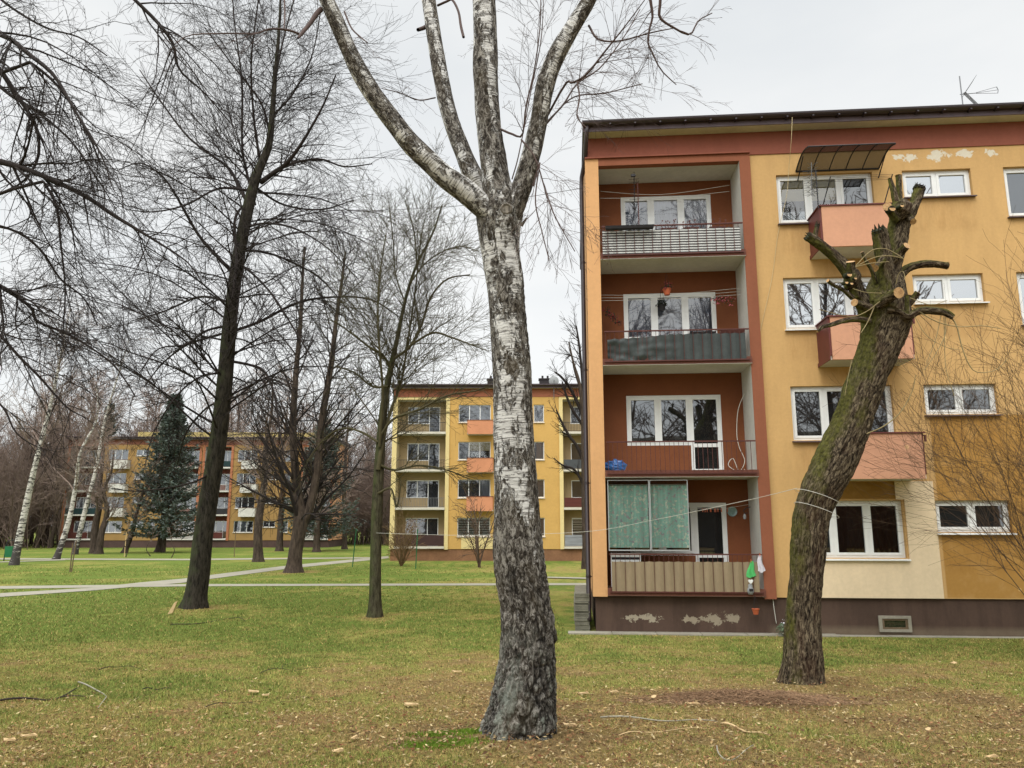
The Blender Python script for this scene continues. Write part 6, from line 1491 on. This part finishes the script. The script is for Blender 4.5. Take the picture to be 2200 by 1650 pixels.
# fine twigs lying in the grass and the raked heap
def twigs(n, cx, cy, sx_, sy_, seed, L0, L1, r, zz=.01, heap=0):
    g = np.random.default_rng(seed); X = g.normal(cx, sx_, n) if heap else g.uniform(cx-sx_, cx+sx_, n); Y = g.normal(cy, sy_, n) if heap else g.uniform(cy-sy_, cy+sy_, n)
    an = g.uniform(0, 6.283, n); K = 4; P_ = np.zeros((n, K, 3)); P_[:, 0] = np.stack([X, Y, 0*X], 1); L_ = g.uniform(L0, L1, n)
    for k in range(1, K): an = an+g.normal(size=n)*.25; P_[:, k] = P_[:, k-1]+np.stack([np.cos(an), np.sin(an), 0*an], 1)*(L_/(K-1))[:, None]
    for k in range(K): P_[:, k, 2] = gsurf(P_[:, k, 0], P_[:, k, 1])+zz+(heap*np.exp(-((X-cx)/sx_)**2/1.4-((Y-cy)/sy_)**2/1.4))*g.uniform(.1, 1, n)+g.uniform(0, .015, n)
    R_ = r*g.uniform(.5, 1.2, n)[:, None]*np.linspace(1, .4, K)[None]; return tubes(P_, R_, 3)
v1, f1 = twigs(1500, 0, 10, 9, 5, 82, .05, .35, .0022)
npmesh('fallen_twigs', v1, f1, paint('fallen twigs', srgb('6d553f', .8), .9, .35, 2, 0), None, kind='stuff', label='small dry twigs strewn over the lawn', cat='twigs')
v1, f1 = twigs(1700, 2.75, 9.5, .55, .18, 83, .12, .5, .0042, heap=.11)
npmesh('raked_heap', v1, f1, paint('heap twigs', srgb('9c7c5e', .85), .9, .5, 30, 0), None, kind='stuff', label='low heap of raked reddish twigs between birch and willow', cat='twig heap')
def fallen(pts, r, mat, label, forks=()):
    P = []
    for (x, y) in pts: p = ground(x, y); p[2] = float(gsurf(p[0], p[1]))+.025; P.append(p)
    n = 14; Q = spl(P, n); Q[:, 2] += .015*np.sin(np.linspace(0, 9, n)); m = MB(); m.tube([tuple(q) for q in Q], list(np.linspace(r*.75, r*.3, n)), 6)
    for (i, pts2) in forks:
        P2 = [Q[i]]
        for (x, y) in pts2: p = ground(x, y); p[2] = float(gsurf(p[0], p[1]))+.03; P2.append(p)
        Q2 = spl(P2, 8); m.tube([tuple(q) for q in Q2], list(np.linspace(r*.6, r*.3, 8)), 5)
    return m.build('fallen_branch', mat, None, smooth=True, off=tuple(Q[0]), label=label, cat='fallen branch', group='fallen branches on the lawn')
DK = paint('dark stick', srgb('352c26', .8), .9, .3, 8, .3); GS = paint('grey stick', srgb('a09a88', .8), .9, .2, 8, .3)
fallen([(366, 1344), (420, 1343), (480, 1331), (512, 1328), (527, 1338)], .017, DK, 'dark curved branch lying below the big leaning tree')
fallen([(0, 1509), (60, 1506), (110, 1503), (150, 1490), (165, 1483)], .018, DK, 'dark long branch lying at the left edge of the lawn', [(8, [(150, 1497), (182, 1501)])])
fallen([(168, 1468), (195, 1480), (225, 1492), (226, 1508), (210, 1528)], .014, GS, 'pale grey forked stick near the left edge')
fallen([(212, 1442), (240, 1434), (265, 1432), (300, 1440)], .009, DK, 'short dark arched twig left of the lawn centre')
fallen([(305, 1487), (335, 1485), (365, 1487)], .009, DK, 'short straight dark twig left of the wood chips')
fallen([(1290, 1548), (1380, 1551), (1460, 1555), (1542, 1555)], .013, GS, 'long straight pale stick right of the birch foot')
fallen([(1550, 1558), (1600, 1573), (1654, 1587)], .016, M['wood'], 'pale peeled stick slanting right of the long straight stick')
fallen([(1540, 1608), (1546, 1628), (1580, 1630), (1620, 1605)], .010, GS, 'hooked pale twig at the bottom right of the birch')
fallen([(1330, 1590), (1400, 1580), (1520, 1573)], .007, M['wood'], 'thin tan shoot lying below the long straight stick')
fallen([(560, 1450), (600, 1440), (640, 1442), (690, 1438)], .008, DK, 'thin dark twig in the middle of the lawn', [(5, [(610, 1432), (640, 1426)])])
fallen([(440, 1520), (500, 1512), (555, 1516)], .007, DK, 'faint dark twig below the middle of the lawn')
def chip(px, py, w_, d_, label, rz=0, grp='pale wood chips on the lawn', stand=None):
    p = ground(px, py); p[2] = float(gsurf(p[0], p[1]))+.03; m = MB(); r_ = random.Random(int(px)); k = p[1]/F
    L_ = w_*k/2; D_ = d_*k*1.5
    pts = [(-L_, -.2*D_), (-.5*L_, -D_), (.4*L_, -.8*D_), (L_, -.1*D_), (.6*L_, .7*D_), (-.6*L_, D_)]
    pts = [(x*r_.uniform(.8, 1.1), y*r_.uniform(.8, 1.1)) for x, y in pts]; n = len(pts)
    if stand:
        m.add([(-.13, 0, .0), (.0, .0, .04), (.11, 0, .36), (.02, .0, .30), (-.13, .03, .0), (.0, .03, .04), (.11, .03, .36), (.02, .03, .30)], [(0,1,2,3),(7,6,5,4),(0,4,5,1),(1,5,6,2),(2,6,7,3),(3,7,4,0)])
    else: m.add([(x, y, .014+.01*math.sin(x*60)) for x, y in pts]+[(x, y, 0) for x, y in pts], [tuple(range(n)), tuple(range(2*n-1, n-1, -1))]+[(i, n+i, n+(i+1) % n, (i+1) % n) for i in range(n)])
    o = m.build('wood_chip', M['wood'], None, label=label, cat='wood chip', group=grp); o.location = p; o.rotation_euler = (0, 0, rz); return o
chip(370, 1322, 30, 20, 'upright pale split slab leaning by the foot of the big tree', stand=True)
for px, py, w_, d_, lab in ((885, 1518, 34, 5, 'large pale chip left of the birch foot'), (545, 1494, 30, 3.5, 'long pale chip in the lower lawn centre'), (570, 1499, 20, 3, 'pale chip right beside the long chip in the lawn centre'), (982, 1446, 22, 3, 'pale chip near the left side of the birch trunk'),
                            (60, 1590, 32, 4, 'pale chip in the lower left corner, upper of two'), (20, 1599, 26, 4, 'pale chip in the lower left corner, lower of two'), (725, 1622, 28, 4, 'pale chip at the bottom edge left of centre'), (360, 1578, 16, 3, 'small pale chip near the bottom left'),
                            (1225, 1575, 34, 5, 'tan chip right beside the birch foot'), (1490, 1520, 26, 3, 'pale chip below the raked heap'), (1405, 1502, 12, 6, 'white torn chip on the raked heap'), (2050, 1428, 14, 4, 'pale chip on the right lawn by the house'), (760, 1596, 14, 4, 'small pale chip below the lawn centre'),
                            (1318, 1491, 20, 3, 'pale chip left of the raked heap'), (1255, 1493, 26, 2, 'thin pale sliver between birch and heap'), (2130, 1633, 30, 3, 'pale chip in the lower right corner'), (1995, 1575, 10, 5, 'small white chip in the lower right lawn')):
    chip(px, py, w_, d_, lab, random.uniform(-.4, .4))
# moss cushions at the birch foot
m = MB(); g = np.random.default_rng(84); n = 5200
cx = np.concatenate([g.normal(-.62, .16, n//2), g.normal(-.45, .22, n//2)]); cy = np.concatenate([g.normal(6.98, .07, n//2), g.normal(7.35, .05, n//2)]); 
Z = gsurf(cx, cy); an = g.uniform(0, 6.283, n); h = g.uniform(.008, .022, n); w_ = .005
b0 = np.stack([cx, cy, Z], 1); V = np.stack([b0+np.stack([np.cos(an)*w_, np.sin(an)*w_, 0*an], 1), b0-np.stack([np.cos(an)*w_, np.sin(an)*w_, 0*an], 1), b0+np.stack([g.normal(size=n)*.006, g.normal(size=n)*.006, h+.01], 1)], 1).reshape(-1, 3)
npmesh('moss', V, np.arange(3*n).reshape(-1, 3), paint('bright moss', srgb('75932a', .8), .9, .3, 14, 0), None, smooth=False, kind='stuff', label='bright green moss patches at the birch foot', cat='moss')
